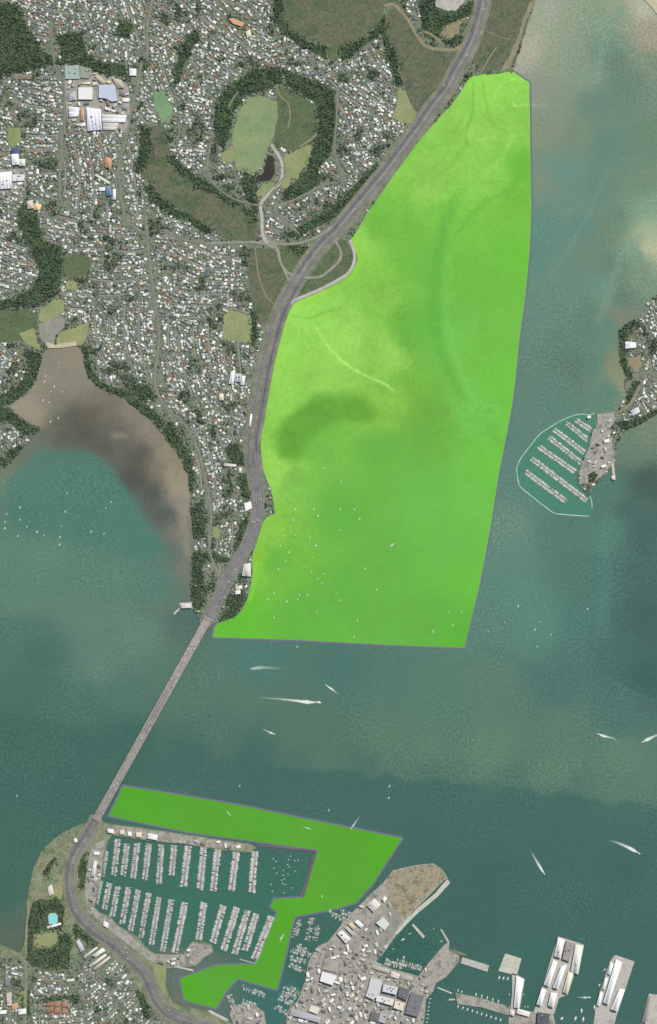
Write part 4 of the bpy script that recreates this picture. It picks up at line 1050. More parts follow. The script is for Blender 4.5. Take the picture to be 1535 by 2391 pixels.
    ('shed', [(915, 2266), (935, 2274), (931, 2285), (911, 2279)], 8, (236, 216, 212), 'pink white shed on the quay south of the small basin', 'shed', 'gable', 0),
    ('shed', [(872, 2252), (910, 2264), (907, 2272), (869, 2260)], 7, (190, 192, 182), 'long grey shed along the quay south of the small basin', 'shed', 'gable', 0),
    ('shed', [(937, 2274), (965, 2282), (962, 2291), (934, 2283)], 6, (188, 180, 170), 'beige shed at the right end of the same quay', 'shed', 'gable', 0),
    ('wharf_shed', [(1303, 2189), (1319, 2194), (1309, 2236), (1294, 2231)], 12, (236, 232, 230), 'pinkish white shed at the seaward left of the twin shed wharf', 'shed', 'gable', 3),
    ('wharf_shed', [(1322, 2196), (1341, 2202), (1329, 2244), (1313, 2238)], 14, (170, 160, 158), 'dark topped building between the two outer sheds of the twin shed wharf', 'shed', 'flat', 4),
    ('wharf_shed', [(1344, 2204), (1362, 2209), (1350, 2273), (1333, 2267)], 12, (228, 230, 218), 'pale green white shed at the seaward right of the twin shed wharf', 'shed', 'gable', 2),
    ('wharf_shed', [(1292, 2241), (1302, 2246), (1282, 2302), (1270, 2297)], 12, WHT, 'long white shed, left one of the middle pair on the twin shed wharf', 'shed', 'gable', 0),
    ('wharf_shed', [(1310, 2256), (1323, 2252), (1303, 2308), (1291, 2304)], 12, WHT, 'long white shed, right one of the middle pair on the twin shed wharf', 'shed', 'gable', 0),
    ('wharf_shed', [(1327, 2268), (1339, 2272), (1325, 2319), (1314, 2315)], 10, (226, 226, 202), 'cream shed on the right flank of the twin shed wharf', 'shed', 'gable', 0),
    ('wharf_shed', [(1265, 2306), (1275, 2311), (1264, 2348), (1253, 2343)], 12, WHT, 'white shed, left one of the landward pair on the twin shed wharf', 'shed', 'gable', 0),
    ('wharf_shed', [(1286, 2316), (1302, 2318), (1292, 2352), (1280, 2346)], 12, (238, 236, 234), 'white shed, right one of the landward pair on the twin shed wharf', 'shed', 'gable', 0),
    ('wharf_building', [(1256, 2362), (1284, 2366), (1280, 2391), (1254, 2388)], 16, (104, 104, 116), 'dark grey building at the landward end of the twin shed wharf', 'building', 'flat', 4),
    ('wharf_shed', [(1438, 2240), (1452, 2248), (1421, 2344), (1409, 2338)], 12, WHT, 'longest white shed running down the middle of the eastern wharf', 'shed', 'gable', 0),
    ('wharf_shed', [(1446, 2308), (1459, 2310), (1441, 2360), (1426, 2355)], 12, WHT, 'white shed on the right side of the eastern wharf', 'shed', 'gable', 0),
    ('wharf_shed', [(1425, 2247), (1433, 2249), (1425, 2277), (1419, 2273)], 7, WHT, 'seaward most of the narrow white canopies on the eastern wharf', 'canopy', 'gable', 0),
    ('wharf_shed', [(1413, 2282), (1420, 2284), (1412, 2311), (1406, 2308)], 7, WHT, 'middle one of the narrow white canopies on the eastern wharf', 'canopy', 'gable', 0),
    ('wharf_shed', [(1401, 2316), (1408, 2318), (1400, 2349), (1393, 2346)], 7, WHT, 'landward one of the narrow white canopies on the eastern wharf', 'canopy', 'gable', 0),
    ('wharf_shed', [(1518, 2325), (1528, 2327), (1508, 2388), (1498, 2384)], 9, (176, 168, 160), 'brown grey shed on the wharf at the right edge', 'shed', 'gable', 0),
    ('wharf_shed', [(1206, 2279), (1223, 2286), (1212, 2352), (1200, 2350)], 10, WHT, 'tall narrow white shed on the pier below the square platform', 'shed', 'gable', 0),
    ('wharf_shed', [(1209, 2354), (1238, 2362), (1235, 2373), (1206, 2365)], 10, (244, 240, 238), 'white hall across the foot of the narrow pier', 'hall', 'gable', 0),
    ('wharf_shed', [(1192, 2357), (1202, 2360), (1200, 2372), (1190, 2368)], 8, OFF, 'small white block left of the hall at the pier foot', 'shed', 'gable', 0),
    ('jetty_building', [(423, 1409), (447, 1410), (447, 1419), (423, 1420)], 7, OFF, 'white jetty building on the water west of the bridge headland', 'jetty', 'gable', 0),
    ('school_block', [(196, 2232), (226, 2210), (229, 2213), (199, 2236)], 7, OFF, 'topmost long school roof near the southern motorway', 'school', 'gable', 0),
    ('school_block', [(216, 2230), (240, 2212), (247, 2219), (224, 2234)], 8, (240, 236, 220), 'broad cream school roof, second of the long row', 'school', 'gable', 0),
    ('school_block', [(208, 2254), (246, 2226), (250, 2231), (212, 2258)], 7, OFF, 'third long school roof of the row', 'school', 'gable', 0),
    ('school_block', [(218, 2260), (256, 2232), (259, 2236), (222, 2264)], 7, (224, 206, 190), 'bottom pinkish school roof of the row', 'school', 'gable', 0),
    ('hall', [(178, 2198), (186, 2193), (198, 2216), (190, 2222)], 7, (206, 206, 212), 'pale lilac hall left of the long school roofs', 'hall', 'gable', 0),
    ('canopy', [(585, 967), (590, 968), (586, 996), (581, 995)], 6, WHT, 'long thin white canopy on the motorway curve by the bright bay', 'canopy', 'gable', 0),
    ('hall', [(173, 1958), (180, 1957), (182, 1966), (174, 1967)], 7, WHT, 'lone white hall on the reserve beside the southern motorway bend', 'hall', 'gable', 0),
    ('hall', [(112, 2072), (122, 2064), (126, 2086), (116, 2092)], 6, OFF, 'off white hall above the dark pool wood', 'hall', 'gable', 0),
    ('pavilion', [(110, 2163), (142, 2154), (144, 2158), (112, 2168)], 5, WHT, 'thin white pavilion roof below the turquoise pool', 'pavilion', 'gable', 0),
    ('apartment_block', [(110, 2340), (123, 2338), (124, 2347), (111, 2349)], 7, (170, 116, 98), 'top left terracotta roof of the six in the clay yard', 'apartments', 'hip', 0),
    ('apartment_block', [(128, 2341), (141, 2339), (142, 2348), (129, 2350)], 7, (182, 128, 104), 'top middle terracotta roof of the six in the clay yard', 'apartments', 'hip', 0),
    ('apartment_block', [(146, 2342), (159, 2340), (160, 2349), (147, 2351)], 7, (176, 132, 116), 'top right terracotta roof of the six in the clay yard', 'apartments', 'hip', 0),
    ('apartment_block', [(110, 2355), (123, 2353), (124, 2362), (111, 2364)], 7, (160, 112, 96), 'bottom left terracotta roof of the six in the clay yard', 'apartments', 'hip', 0),
    ('apartment_block', [(128, 2356), (141, 2354), (142, 2363), (129, 2365)], 7, (186, 124, 98), 'bottom middle terracotta roof of the six in the clay yard', 'apartments', 'hip', 0),
    ('apartment_block', [(146, 2357), (159, 2355), (160, 2364), (147, 2366)], 7, (178, 138, 120), 'bottom right terracotta roof of the six in the clay yard', 'apartments', 'hip', 0),
    ('apartment_block', [(16, 2318), (28, 2316), (29, 2346), (18, 2348)], 10, PNK, 'pink white slab block near the bottom left corner', 'apartments', 'flat', 1),
    ('apartment_block', [(28, 2344), (42, 2340), (44, 2352), (30, 2357)], 8, (214, 166, 132), 'orange roofed slab near the bottom left corner', 'apartments', 'hip', 0),
    ('apartment_block', [(44, 2356), (62, 2354), (62, 2366), (44, 2368)], 8, WHT, 'white block right of the orange slab in the bottom left corner', 'apartments', 'gable', 0),
    ('apartment_block', [(-8, 2360), (16, 2358), (16, 2366), (-8, 2368)], 8, WHT, 'white block cut by the left edge in the bottom corner', 'apartments', 'gable', 0),
    ('hall', [(12, 2280), (20, 2279), (22, 2300), (14, 2302)], 8, (136, 140, 148), 'slate roofed bar near the left edge of the southern suburb', 'hall', 'hip', 0),
    ('hall', [(156, 2286), (174, 2284), (175, 2290), (156, 2292)], 7, OFF, 'long white roofed hall in the southern suburb', 'hall', 'gable', 0),
    ('hall', [(1460, 798), (1485, 800), (1485, 812), (1460, 814)], 8, WHT, 'white block at the west side of the eastern headland', 'hall', 'gable', 0),
    ('hall', [(1472, 960), (1490, 950), (1494, 962), (1478, 972)], 8, (222, 228, 226), 'pale hall at the neck of the eastern headland', 'hall', 'saw', 0),
    ('hall', [(1370, 972), (1379, 970), (1380, 976), (1372, 978)], 4, WHT, 'white float hut on the small marina breakwater', 'hut', 'gable', 0),
    ('fuel_hut', [(1427, 1112), (1436, 1110), (1437, 1120), (1430, 1121)], 4, OFF, 'pale hut at the end of the little jetty by the eastern hardstand', 'hut', 'gable', 0),
]
# ------------------------------------------------------------------ wharves and jetties
WHARVES = [
    ('wharf', [(1303, 2186), (1364, 2206), (1350, 2275), (1341, 2277), (1326, 2322), (1306, 2330), (1294, 2368), (1246, 2364), (1268, 2300)], M_CONC, 'broad wharf carrying twin rows of white sheds', 'wharf'),
    ('wharf', [(1434, 2232), (1438, 2230), (1482, 2245), (1461, 2308), (1440, 2372), (1432, 2400), (1385, 2400), (1392, 2345), (1424, 2246)], M_CONC, 'eastern wharf with the longest white shed', 'wharf'),
    ('wharf', [(1516, 2320), (1560, 2326), (1540, 2400), (1493, 2400)], M_CONC, 'wharf cut by the right edge of the view', 'wharf'),
    ('wharf', [(1080, 2235), (1143, 2254), (1138, 2269), (1076, 2249)], M_CONC, 'grey pier arm reaching right from the broad quay', 'pier'),
    ('platform', [(1180, 2226), (1218, 2238), (1207, 2278), (1164, 2267)], M_PALE, 'square cream platform standing in the harbour', 'platform'),
    ('wharf', [(1196, 2272), (1208, 2276), (1226, 2286), (1214, 2356), (1192, 2360), (1196, 2320)], M_CONC, 'narrow pier joining the square platform to the quay', 'pier'),
    ('wharf', [(1064, 2318), (1117, 2329), (1176, 2346), (1197, 2360), (1190, 2372), (1125, 2352), (1068, 2344)], M_PORT, 'brown wharf ringed by small boats', 'wharf'),
    ('wharf', [(1046, 2052), (1051, 2062), (1022, 2094), (977, 2131), (950, 2158), (928, 2182), (923, 2178), (946, 2150), (973, 2122), (1016, 2086), (1036, 2062)], M_PALE, 'pale pier along the edge of the waste ground', 'pier'),
    ('jetty', [(962, 2160), (966, 2157), (993, 2186), (988, 2191)], M_PALE, 'thin pale jetty sticking into the small basin', 'jetty'),
    ('jetty', [(1028, 2170), (1032, 2169), (1050, 2199), (1046, 2202)], M_CONC, 'thin grey jetty off the point of the broad quay', 'jetty'),
    ('jetty', [(1048, 2216), (1062, 2218), (1090, 2228), (1088, 2233), (1060, 2226)], M_VERGE, 'rust brown dolphin jetty beside the grey pier arm', 'jetty'),
    ('jetty', [(419, 1408), (462, 1405), (462, 1420), (420, 1421)], M_CONC, 'short jetty under the white jetty building', 'jetty'),
    ('jetty', [(405, 1432), (407, 1436), (424, 1420), (421, 1417)], M_PALE, 'thin slanting float off the short jetty', 'jetty'),
    ('jetty', [(407, 2258), (410, 2254), (452, 2264), (452, 2268)], M_PALE, 'pale mole closing the small basin', 'mole'),
    ('jetty', [(486, 2362), (490, 2358), (534, 2380), (531, 2385)], M_PALE, 'pale quay edge under the green basin', 'quay'),
    ('jetty', [(1428, 1080), (1433, 1079), (1437, 1112), (1431, 1113)], M_PALE, 'little jetty by the eastern hardstand', 'jetty'),
    ('jetty', [(1022, 2304), (1056, 2318), (1055, 2321), (1021, 2307)], M_PALE, 'thin float between the quay and the brown wharf', 'jetty'),
]
for nm, p, m, lb, ct in WHARVES:
    r = MB()
    c = np.mean(np.array(world_poly(p)), 0)
    root = empty(nm, (c[0], c[1], 0), lb, ct)
    pts = [(q[0] - c[0], q[1] - c[1]) for q in world_poly(p)]
    d = slab('deck', p, -3, 3.1, m, root)
    d.location = (-c[0], -c[1], 0)
    block(p) if nm != 'jetty' else None
for nm, p, h, c, lb, ct, kd, un in BLD:
    building(nm, p, h, c, lb, ct, kd, (178, 174, 166), None, ZL + 0.3, un)
# the pool
root = empty('swimming_pool', (X(123), Y(2145), ZL), 'turquoise swimming pool among dark trees', 'pool')
pp = [(114, 2140), (117, 2134), (128, 2133), (134, 2138), (134, 2152), (128, 2157), (116, 2156)]
for nm, k, z, m in (('surround', 1.14, ZL + 1.0, M_PALE), ('water_surface', 1.0, ZL + 1.3, M_POOL)):
    q = [(123.5 + (a_ - 123.5) * k, 2145 + (b_ - 2145) * k) for a_, b_ in pp]
    o = slab(nm, q, ZL, z, m, root)
    o.location = (-X(123), -Y(2145), -ZL)
block(R(110, 2130, 140, 2160))

# ------------------------------------------------------------------ breakwaters
def breakwater(pts, w, h, mat, label, seed):
    r = random.Random(seed)
    mb = MB()
    P = smooth(pts, 4)
    P2 = []
    for a_, b_ in zip(P[:-1], P[1:]):
        k = max(1, int(math.dist(a_, b_) / 2.5))
        P2 += [(a_[0] + (b_[0] - a_[0]) * i / k, a_[1] + (b_[1] - a_[1]) * i / k) for i in range(k)]
    P2.append(P[-1])
    L = [offset_line(P2, o) for o in (-w, -w * 0.35, w * 0.35, w)]
    vs = []
    for i in range(len(P2)):
        for j, z in enumerate((-1.0, h, h, -1.0)):
            vs.append((X(L[j][i][0]) + r.uniform(-.8, .8), Y(L[j][i][1]) + r.uniform(-.8, .8), z + r.uniform(-.5, .5)))
    mb.add(vs, [(4 * i + j, 4 * i + j + 1, 4 * i + j + 5, 4 * i + j + 4) for i in range(len(P2) - 1) for j in range(3)])
    o = obj('breakwater', mb.mesh('breakwater', mat))
    return tag(o, label, 'breakwater')


breakwater(MARINA_E[:11], 1.5, 1.6, M_ROCK, 'thin curved pale breakwater on the open side of the small marina', 1)
breakwater(MARINA_E[10:], 1.6, 1.6, M_ROCK, 'straight pale breakwater on the lower side of the small marina', 2)
breakwater([(1377, 1158), (1381, 1168), (1383, 1186)], 1.5, 1.5, M_ROCK, 'short pale breakwater stub at the small marina entrance', 3)
breakwater([(596, 1974), (660, 1980), (737, 1987)], 3.2, 2.0, M_ROCKD, 'dark violet rock wall continuing the boat shed breakwater', 4)
breakwater([(737, 1990), (726, 2030), (714, 2070), (707, 2094)], 4.5, 2.0, M_ROCKD, 'dark violet rock wall down the right side of the yacht harbour', 5)
breakwater([(560, 2240), (580, 2245), (598, 2247), (612, 2215), (622, 2180)], 1.6, 1.5, M_DECKW, 'pinkish L-shaped float at the lower right of the yacht harbour', 6)

# ------------------------------------------------------------------ the two green zones lying on the water
ZONE1 = [(1099, 177), (1130, 171), (1165, 171), (1185, 167), (1199, 167), (1237, 193), (1238, 250), (1239, 330), (1241, 430), (1242, 490), (1238, 580), (1228, 690), (1214, 790),
         (1205, 880), (1197, 945), (1185, 1010), (1165, 1110), (1145, 1240), (1120, 1370), (1098, 1460), (1085, 1513), (900, 1506), (700, 1495), (497, 1488), (501, 1464),
         (512, 1453)] + EAST_SHORE[-3:8:-1]
ZONE2 = [(288, 1835), (420, 1856), (560, 1880), (730, 1915), (940, 1957), (905, 2010), (870, 2065), (832, 2107), (785, 2122), (690, 2140), (682, 2165), (665, 2240), (647, 2311),
         (600, 2298), (556, 2285), (530, 2312), (505, 2355), (430, 2335), (420, 2285), (455, 2272), (505, 2253), (595, 2251), (607, 2230), (625, 2185), (648, 2130), (632, 2117),
         (640, 2099), (705, 2095), (743, 1985), (600, 1965), (440, 1943), (255, 1905)]


def zone(name, poly, label, st=3.2):
    root = empty(name, (X(poly[0][0]), Y(poly[0][1]), 0), label, 'zone')
    q = np.array(poly)
    gx, gy = np.meshgrid(np.arange(q[:, 0].min(), q[:, 0].max(), st), np.arange(q[:, 1].min(), q[:, 1].max(), st))
    gx = (gx + (np.arange(gx.shape[0]) % 2)[:, None] * st / 2).ravel()
    gy = gy.ravel()
    ok = inpoly(gx, gy, poly) & (dist_line(gx, gy, list(poly) + [poly[0]]) > 1.2)
    pts = [Vector(p) for p in poly] + [Vector((a_, b_)) for a_, b_ in zip(gx[ok], gy[ok])]
    n = len(poly)
    vs, es, fs, *_ = delaunay_2d_cdt(pts, [(i, (i + 1) % n) for i in range(n)], [], 1, 1e-4)
    v = np.array([(a_.x, a_.y) for a_ in vs])
    col = zone_colour(v[:, 0], v[:, 1])
    V = np.stack([X(v[:, 0]) - X(poly[0][0]), Y(v[:, 1]) - Y(poly[0][1]), np.full(len(v), 0.55)], 1)
    f = np.array([tuple(t) for t in fs])
    a_, b_, c_ = V[f[:, 0]], V[f[:, 1]], V[f[:, 2]]
    flip = ((b_ - a_)[:, 0] * (c_ - a_)[:, 1] - (b_ - a_)[:, 1] * (c_ - a_)[:, 0]) < 0
    f[flip] = f[flip][:, ::-1]
    me = fast_mesh('film', V, f.ravel(), np.full(len(f), 3), [M_ZONE], col)
    obj('film', me, root)
    # rim and border band
    mb = MB()
    N = len(poly)
    ar = sum(poly[i][0] * poly[(i + 1) % N][1] - poly[(i + 1) % N][0] * poly[i][1] for i in range(N))
    cl = list(poly) + [poly[0], poly[1]]
    a = np.array(cl, float)
    wv = 3.6
    for i in range(N):
        p0, p1 = a[i], a[i + 1]
        d = (p1 - p0) / (np.linalg.norm(p1 - p0) + 1e-9)
        nrm = np.array([d[1], -d[0]]) * (1 if ar > 0 else -1)
        e0, e1 = p0 - d * 1.0, p1 + d * 1.0
        A, B = e0 - nrm * 0.4, e1 - nrm * 0.4
        C, D = e1 + nrm * wv, e0 + nrm * wv
        zz = 0.62 + 0.02 * (i % 3)
        vs4 = [(X(p[0]) - X(poly[0][0]), Y(p[1]) - Y(poly[0][1]), zz) for p in (A, B, C, D)]
        u = np.cross(np.array(vs4[1]) - vs4[0], np.array(vs4[2]) - vs4[0])
        mb.add(vs4, [(0, 1, 2, 3) if u[2] > 0 else (3, 2, 1, 0)])
    obj('border', mb.mesh('border', M_LINE), root)
    return root


zone('green_zone', ZONE1, 'large bright green zone with a grey violet border covering the bay right of the motorway')
zone('green_zone', ZONE2, 'narrow deep green zone with a grey violet border around the yacht harbour')

# ------------------------------------------------------------------ the bridge
bd = np.array(BRIDGE, float)
bl = math.dist(BRIDGE[0], BRIDGE[-1])
broot = empty('bridge', (X(360), Y(1671), 0), 'long grey steel road bridge with lattice girders crossing the harbour', 'bridge')
u = (bd[-1] - bd[0]) / np.linalg.norm(bd[-1] - bd[0])
U = Vector((u[0], -u[1], 0))                       # along, world
N_ = Vector((-U.y, U.x, 0))
A0 = Vector((X(BRIDGE[0][0]), Y(BRIDGE[0][1]), 0))
BLEN = bl * S


def bz(t): return 5 + 38 * math.sin(math.pi * min(max(t, 0), 1)) ** 0.9
def bp(t, off=0, dz=0):
    p = A0 + U * (BLEN * t) + N_ * off - broot.location
    return (p.x, p.y, bz(t) + dz)


def strip(name, o0, o1, dz, mat, n=60, thick=0, t0=0.0, t1=1.0):
    mb = MB()
    vs = []
    for i in range(n + 1):
        t = t0 + (t1 - t0) * i / n
        vs += [bp(t, o0, dz), bp(t, o1, dz), bp(t, o0, dz - thick), bp(t, o1, dz - thick)]
    fs = []
    for i in range(n):
        k = 4 * i
        fs.append((k, k + 4, k + 5, k + 1) if o1 > o0 else (k, k + 1, k + 5, k + 4))
        if thick:
            fs += [(k, k + 2, k + 6, k + 4), (k + 1, k + 5, k + 7, k + 3), (k + 2, k + 3, k + 7, k + 6)]
    mb.add(vs, fs)
    return obj(name, mb.mesh(name, mat), broot)


strip('deck', -8.5, 8.5, 0, M_BDECK, 60, 2.0)
strip('clip_on_deck', -18.5, -9.8, -0.4, M_BDECK, 60, 3.0)
strip('clip_on_deck', 9.8, 18.5, -0.4, M_BDECK, 60, 3.0)
for o in (-18.3, -10.0, -8.3, 8.3, 10.0, 18.3):
    strip('barrier', o - 0.35, o + 0.35, 1.2, M_STEEL, 60, 1.6)
mb = MB()
for o in (-4.2, 0, 4.2, -14.2, 14.2):
    for k in range(int(BLEN / 9)):
        t = k * 9 / BLEN
        dz = 0.25 if abs(o) < 9 else -0.15
        mb.add([bp(t, o - 0.25, dz), bp(t + 3.5 / BLEN, o - 0.25, dz), bp(t + 3.5 / BLEN, o + 0.25, dz), bp(t, o + 0.25, dz)], [(0, 1, 2, 3)])
obj('lane_marking', mb.mesh('lane_marking', M_MARK), broot)
for side in (-1, 1):                                   # lattice girders: above the deck over the main span, below elsewhere
    mb = MB()
    npan = 96
    def chord(t):
        x = abs(t - 0.42) / 0.14
        return 4 + (17 * (1 - x * x) if x < 1 else 0) if x < 1.25 else 3.0
    for i in range(npan):
        t, t2 = i / npan, (i + 1) / npan
        mb.bar(bp(t, side * 9.1, chord(t)), bp(t2, side * 9.1, chord(t2)), 0.55)
        mb.bar(bp(t, side * 9.1, -7), bp(t2, side * 9.1, -7), 0.6)
        mb.bar(bp(t, side * 9.1, -7), bp(t, side * 9.1, chord(t)), 0.35)
        mb.bar(bp(t, side * 9.1, -7 if i % 2 else chord(t)), bp(t2, side * 9.1, chord(t2) if i % 2 else -7), 0.35)
    obj('girder', mb.mesh('girder', M_STEEL), broot)
mb = MB()
for i in range(97):
    t = i / 96
    x = abs(t - 0.42) / 0.14
    if x < 1:
        dz = 4 + 17 * (1 - x * x)
        mb.bar(bp(t, -9.1, dz), bp(t, 9.1, dz), 0.5)
        t2 = (i + 1) / 96
        x2 = min(1, abs(t2 - 0.42) / 0.14)
        mb.bar(bp(t, -9.1, dz), bp(t2, 9.1, 4 + 17 * (1 - x2 * x2)), 0.35)
obj('cross_bracing', mb.mesh('cross_bracing', M_STEEL), broot)
for t in (0.03, 0.12, 0.22, 0.30, 0.54, 0.66, 0.77, 0.87, 0.96):
    mb = MB()
    p = bp(t)
    an = math.atan2(U.y, U.x)
    mb.box(p[0], p[1], -6, 4, 13, 34, an, (150, 146, 138), 0, 0.9)
    for o in (-9, 9):
        q = bp(t, o)
        mb.box(q[0], q[1], 4, q[2] - 8, 5, 7, an, (160, 156, 148), 0, 0.8)
    mb.box(p[0], p[1], p[2] - 8.0, p[2] - 3.6, 4, 34, an)
    obj('pier', mb.mesh('pier', M_PIER), broot)
for t0, t1, nm in ((-0.012, 0.0, 'abutment'), (1.0, 1.02, 'abutment')):
    mb = MB()
    p = bp((t0 + t1) / 2)
    mb.box(p[0], p[1], -3, 4.6, BLEN * (t1 - t0) + 6, 42, math.atan2(U.y, U.x))
    obj(nm, mb.mesh(nm, M_PIER), broot)
for z in (ROADS,): pass
q = dist_line(fx, fy, BRIDGE)
cov[(q < 14) & (cov != 0)] = ROAD

# ------------------------------------------------------------------ prototypes for repeats
def replicate(P, T):
    """P: (verts, loops, sizes, colours); T: list of (x, y, z, rot, sx, sy, sz, tintmap or None) -> merged arrays"""
    V, L, Z, C = P
    n = len(T)
    T = np.asarray(T, float)
    ca, sa = np.cos(T[:, 3]), np.sin(T[:, 3])
    vx, vy, vz = V[None, :, 0] * T[:, 4:5], V[None, :, 1] * T[:, 5:6], V[None, :, 2] * T[:, 6:7]
    out = np.stack([vx * ca[:, None] - vy * sa[:, None] + T[:, 0:1], vx * sa[:, None] + vy * ca[:, None] + T[:, 1:2], vz + T[:, 2:3]], -1).reshape(-1, 3)
    loops = (L[None] + (np.arange(n) * len(V))[:, None]).ravel()
    return out, loops, np.tile(Z, n), np.tile(C, (n, 1))


def join(parts):
    V, L, Z, C, o = [], [], [], [], 0
    for v, l, z, c in parts:
        V.append(v); L.append(l + o); Z.append(z); C.append(c)
        o += len(v)
    return np.concatenate(V), np.concatenate(L), np.concatenate(Z), np.concatenate(C)


def house_proto(kind, roofc, wallc):
    m = MB()
    def gab(x0, x1, y0, y1, h, r, hip=0.0):
        ov = 0.04
        m.add([(x0, y0, 0), (x1, y0, 0), (x1, y1, 0), (x0, y1, 0), (x0, y0, h), (x1, y0, h), (x1, y1, h), (x0, y1, h)],
              [(0, 1, 5, 4), (1, 2, 6, 5), (2, 3, 7, 6), (3, 0, 4, 7)], wallc)
        ym = (y0 + y1) / 2
        a0, a1 = x0 - ov, x1 + ov
        b0, b1 = y0 - ov, y1 + ov
        e = hip
        m.add([(a0, b0, h), (a1, b0, h), (a1, b1, h), (a0, b1, h), (a0 + e, ym, h + r), (a1 - e, ym, h + r)],
              [(0, 1, 5, 4), (2, 3, 4, 5), (1, 2, 5), (3, 0, 4)], roofc)
    if kind == 'gable': gab(-.5, .5, -.4, .4, .55, .35)
    if kind == 'hip': gab(-.5, .5, -.45, .45, .55, .35, .4)
    if kind == 'L':
        gab(-.5, .5, -.5, .05, .55, .3, .22)
        gab(-.45, .02, .09, .5, .52, .24, .15)
    if kind == 'flat':
        m.prism([(-.5, -.4), (.5, -.4), (.5, .4), (-.5, .4)], 0, .7, roofc, cside=wallc)
        m.box(.15, .1, .7, .85, .25, .2, 0, wallc)
    return m


ROOFS = [('white', (246, 246, 243), 0.20), ('pale grey', (198, 203, 202), 0.25), ('cream', (218, 214, 194), 0.11), ('grey', (146, 150, 148), 0.19), ('slate', (116, 122, 124), 0.10),
         ('brown', (142, 130, 118), 0.07), ('terracotta', (172, 130, 110), 0.06), ('blue grey', (136, 150, 154), 0.05)]
KINDS = ['gable', 'hip', 'L', 'flat']
HPROTO = {(k, r[0]): house_proto(k, r[1], (176, 170, 158)) for k in KINDS for r in ROOFS}
KWORD = {'gable': 'gabled', 'hip': 'hip roofed', 'L': 'L-shaped', 'flat': 'flat roofed'}

# street grain of each neighbourhood: seed, direction (degrees)
SEEDS = [(100, 80, 12), (250, 60, 75), (450, 60, 32), (560, 120, 28), (700, 160, -20), (850, 200, 42), (80, 300, 4), (250, 400, 88), (60, 540, 20), (280, 640, -4), (460, 640, 12),
         (300, 780, 84), (480, 880, 80), (430, 980, -42), (530, 1060, 75), (510, 1230, 84), (30, 880, 40), (30, 1030, 35), (700, 510, 28), (810, 420, 40), (460, 300, 8), (450, 400, -30),
         (820, 300, 60), (1500, 850, 70), (120, 2310, 4), (260, 2300, -48), (320, 2380, -60), (480, 1350, 80), (30, 2380, 85), (400, 180, 65)]
SD = np.array(SEEDS, float)
streets, hrows = [], []
for si, (sx, sy, ang) in enumerate(SEEDS):
    a = math.radians(ang)
    dx, dy = math.cos(a), math.sin(a)
    pitch = 33.0
    for k in range(-12, 13):
        off = k * pitch + (si * 7) % 11
        ox, oy = sx - dy * off, sy + dx * off
        t = np.arange(-420, 421, 4.0)
        lx, ly = ox + dx * t + 8 * np.sin(t / 47.0 + si + k * .3), oy + dy * t + 8 * np.cos(t / 43.0 + k * .5)
        near = np.argmin((lx[:, None] - SD[None, :, 0]) ** 2 + (ly[:, None] - SD[None, :, 1]) ** 2, 1)
        ok = (near == si) & (cls(lx, ly) == 1) & (lx > -58) & (lx < 1595) & (ly > -58) & (ly < 2450)
        i = 0
        while i < len(t):
            if ok[i]:
                j = i
                while j + 1 < len(t) and ok[j + 1]: j += 1
                if j - i >= 6:
                    streets.append([(lx[q], ly[q]) for q in range(i, j + 1)])
                i = j + 1
            else: i += 1
mb = MB()
for i, s in enumerate(streets): ribbon(mb, s, 2.9, ZL + 0.70 + 0.007 * (i % 30))
tag(obj('residential_streets', mb.mesh('residential_streets', M_STREET)), kind='structure')
smask = np.zeros(CSH, bool)
for s in streets:
    for (ax, ay) in s:
        i0, j0 = int((ay + 60) / ST), int((ax + 60) / ST)
        smask[max(0, i0 - 1):i0 + 2, max(0, j0 - 1):j0 + 2] = True

houses = []
occ = {}
def free(px, py, r):
    ci, cj = int(px // 8), int(py // 8)
    for i in range(ci - 1, ci + 2):
        for j in range(cj - 1, cj + 2):
            for (qx, qy, qr) in occ.get((i, j), ()):
                if (px - qx) ** 2 + (py - qy) ** 2 < (r + qr) ** 2: return False
    return True
def take(px, py, r): occ.setdefault((int(px // 8), int(py // 8)), []).append((px, py, r))


def try_house(px, py, rot, big=1.0):
    if cls(px, py) != 1: return
    w = random.uniform(4.0, 7.7) * big
    l = w * random.uniform(0.72, 0.95)
    if random.random() < 0.05: w *= 1.5
    r = (w + l) / 4 * 0.92
    if not free(px, py, r): return
    for q in (-1, 1):
        if cls(px + q * r, py) not in (1,) or cls(px, py + q * r) not in (1,): return
    take(px, py, r)
    rc = random.choices(ROOFS, [q[2] for q in ROOFS])[0][0]
    kd = random.choices(KINDS, [0.38, 0.3, 0.24, 0.08])[0]
    houses.append((px, py, w, l, rot, kd, rc))


for s in streets:
    a = np.array(s)
    seg = np.linalg.norm(np.diff(a, axis=0), axis=1)
    cum = np.concatenate([[0], np.cumsum(seg)])
    for row, o in enumerate((6.3, -6.3, 13.2, -13.2)):
        d = random.uniform(0, 4)
        while d < cum[-1]:
            k = min(np.searchsorted(cum, d), len(a) - 1)
            k0 = max(k - 1, 0)
            t = a[k] - a[k0]
            n = np.linalg.norm(t)
            if n > 0:
                t = t / n
                p = a[k0] + t * (d - cum[k0])
                q = p + np.array([t[1], -t[0]]) * (o + random.uniform(-2.2, 2.2))
                if random.random() < (0.88 if row < 2 else 0.72):
                    try_house(q[0], q[1], -math.atan2(t[1], t[0]) + random.choice([0, 0, math.pi / 2, 0.5, -0.6]) + random.uniform(-.2, .2), 1.0)
            d += random.uniform(6.2, 8.6)
free_px = rng.uniform(-55, 1590, 26000)
free_py = rng.uniform(-55, 1480, 26000)
for px, py in zip(free_px, free_py):
    if cls(px, py) == 1 and not smask[int((py + 60) / ST), int((px + 60) / ST)]:
        try_house(px, py, random.uniform(0, 3.14), 0.9)

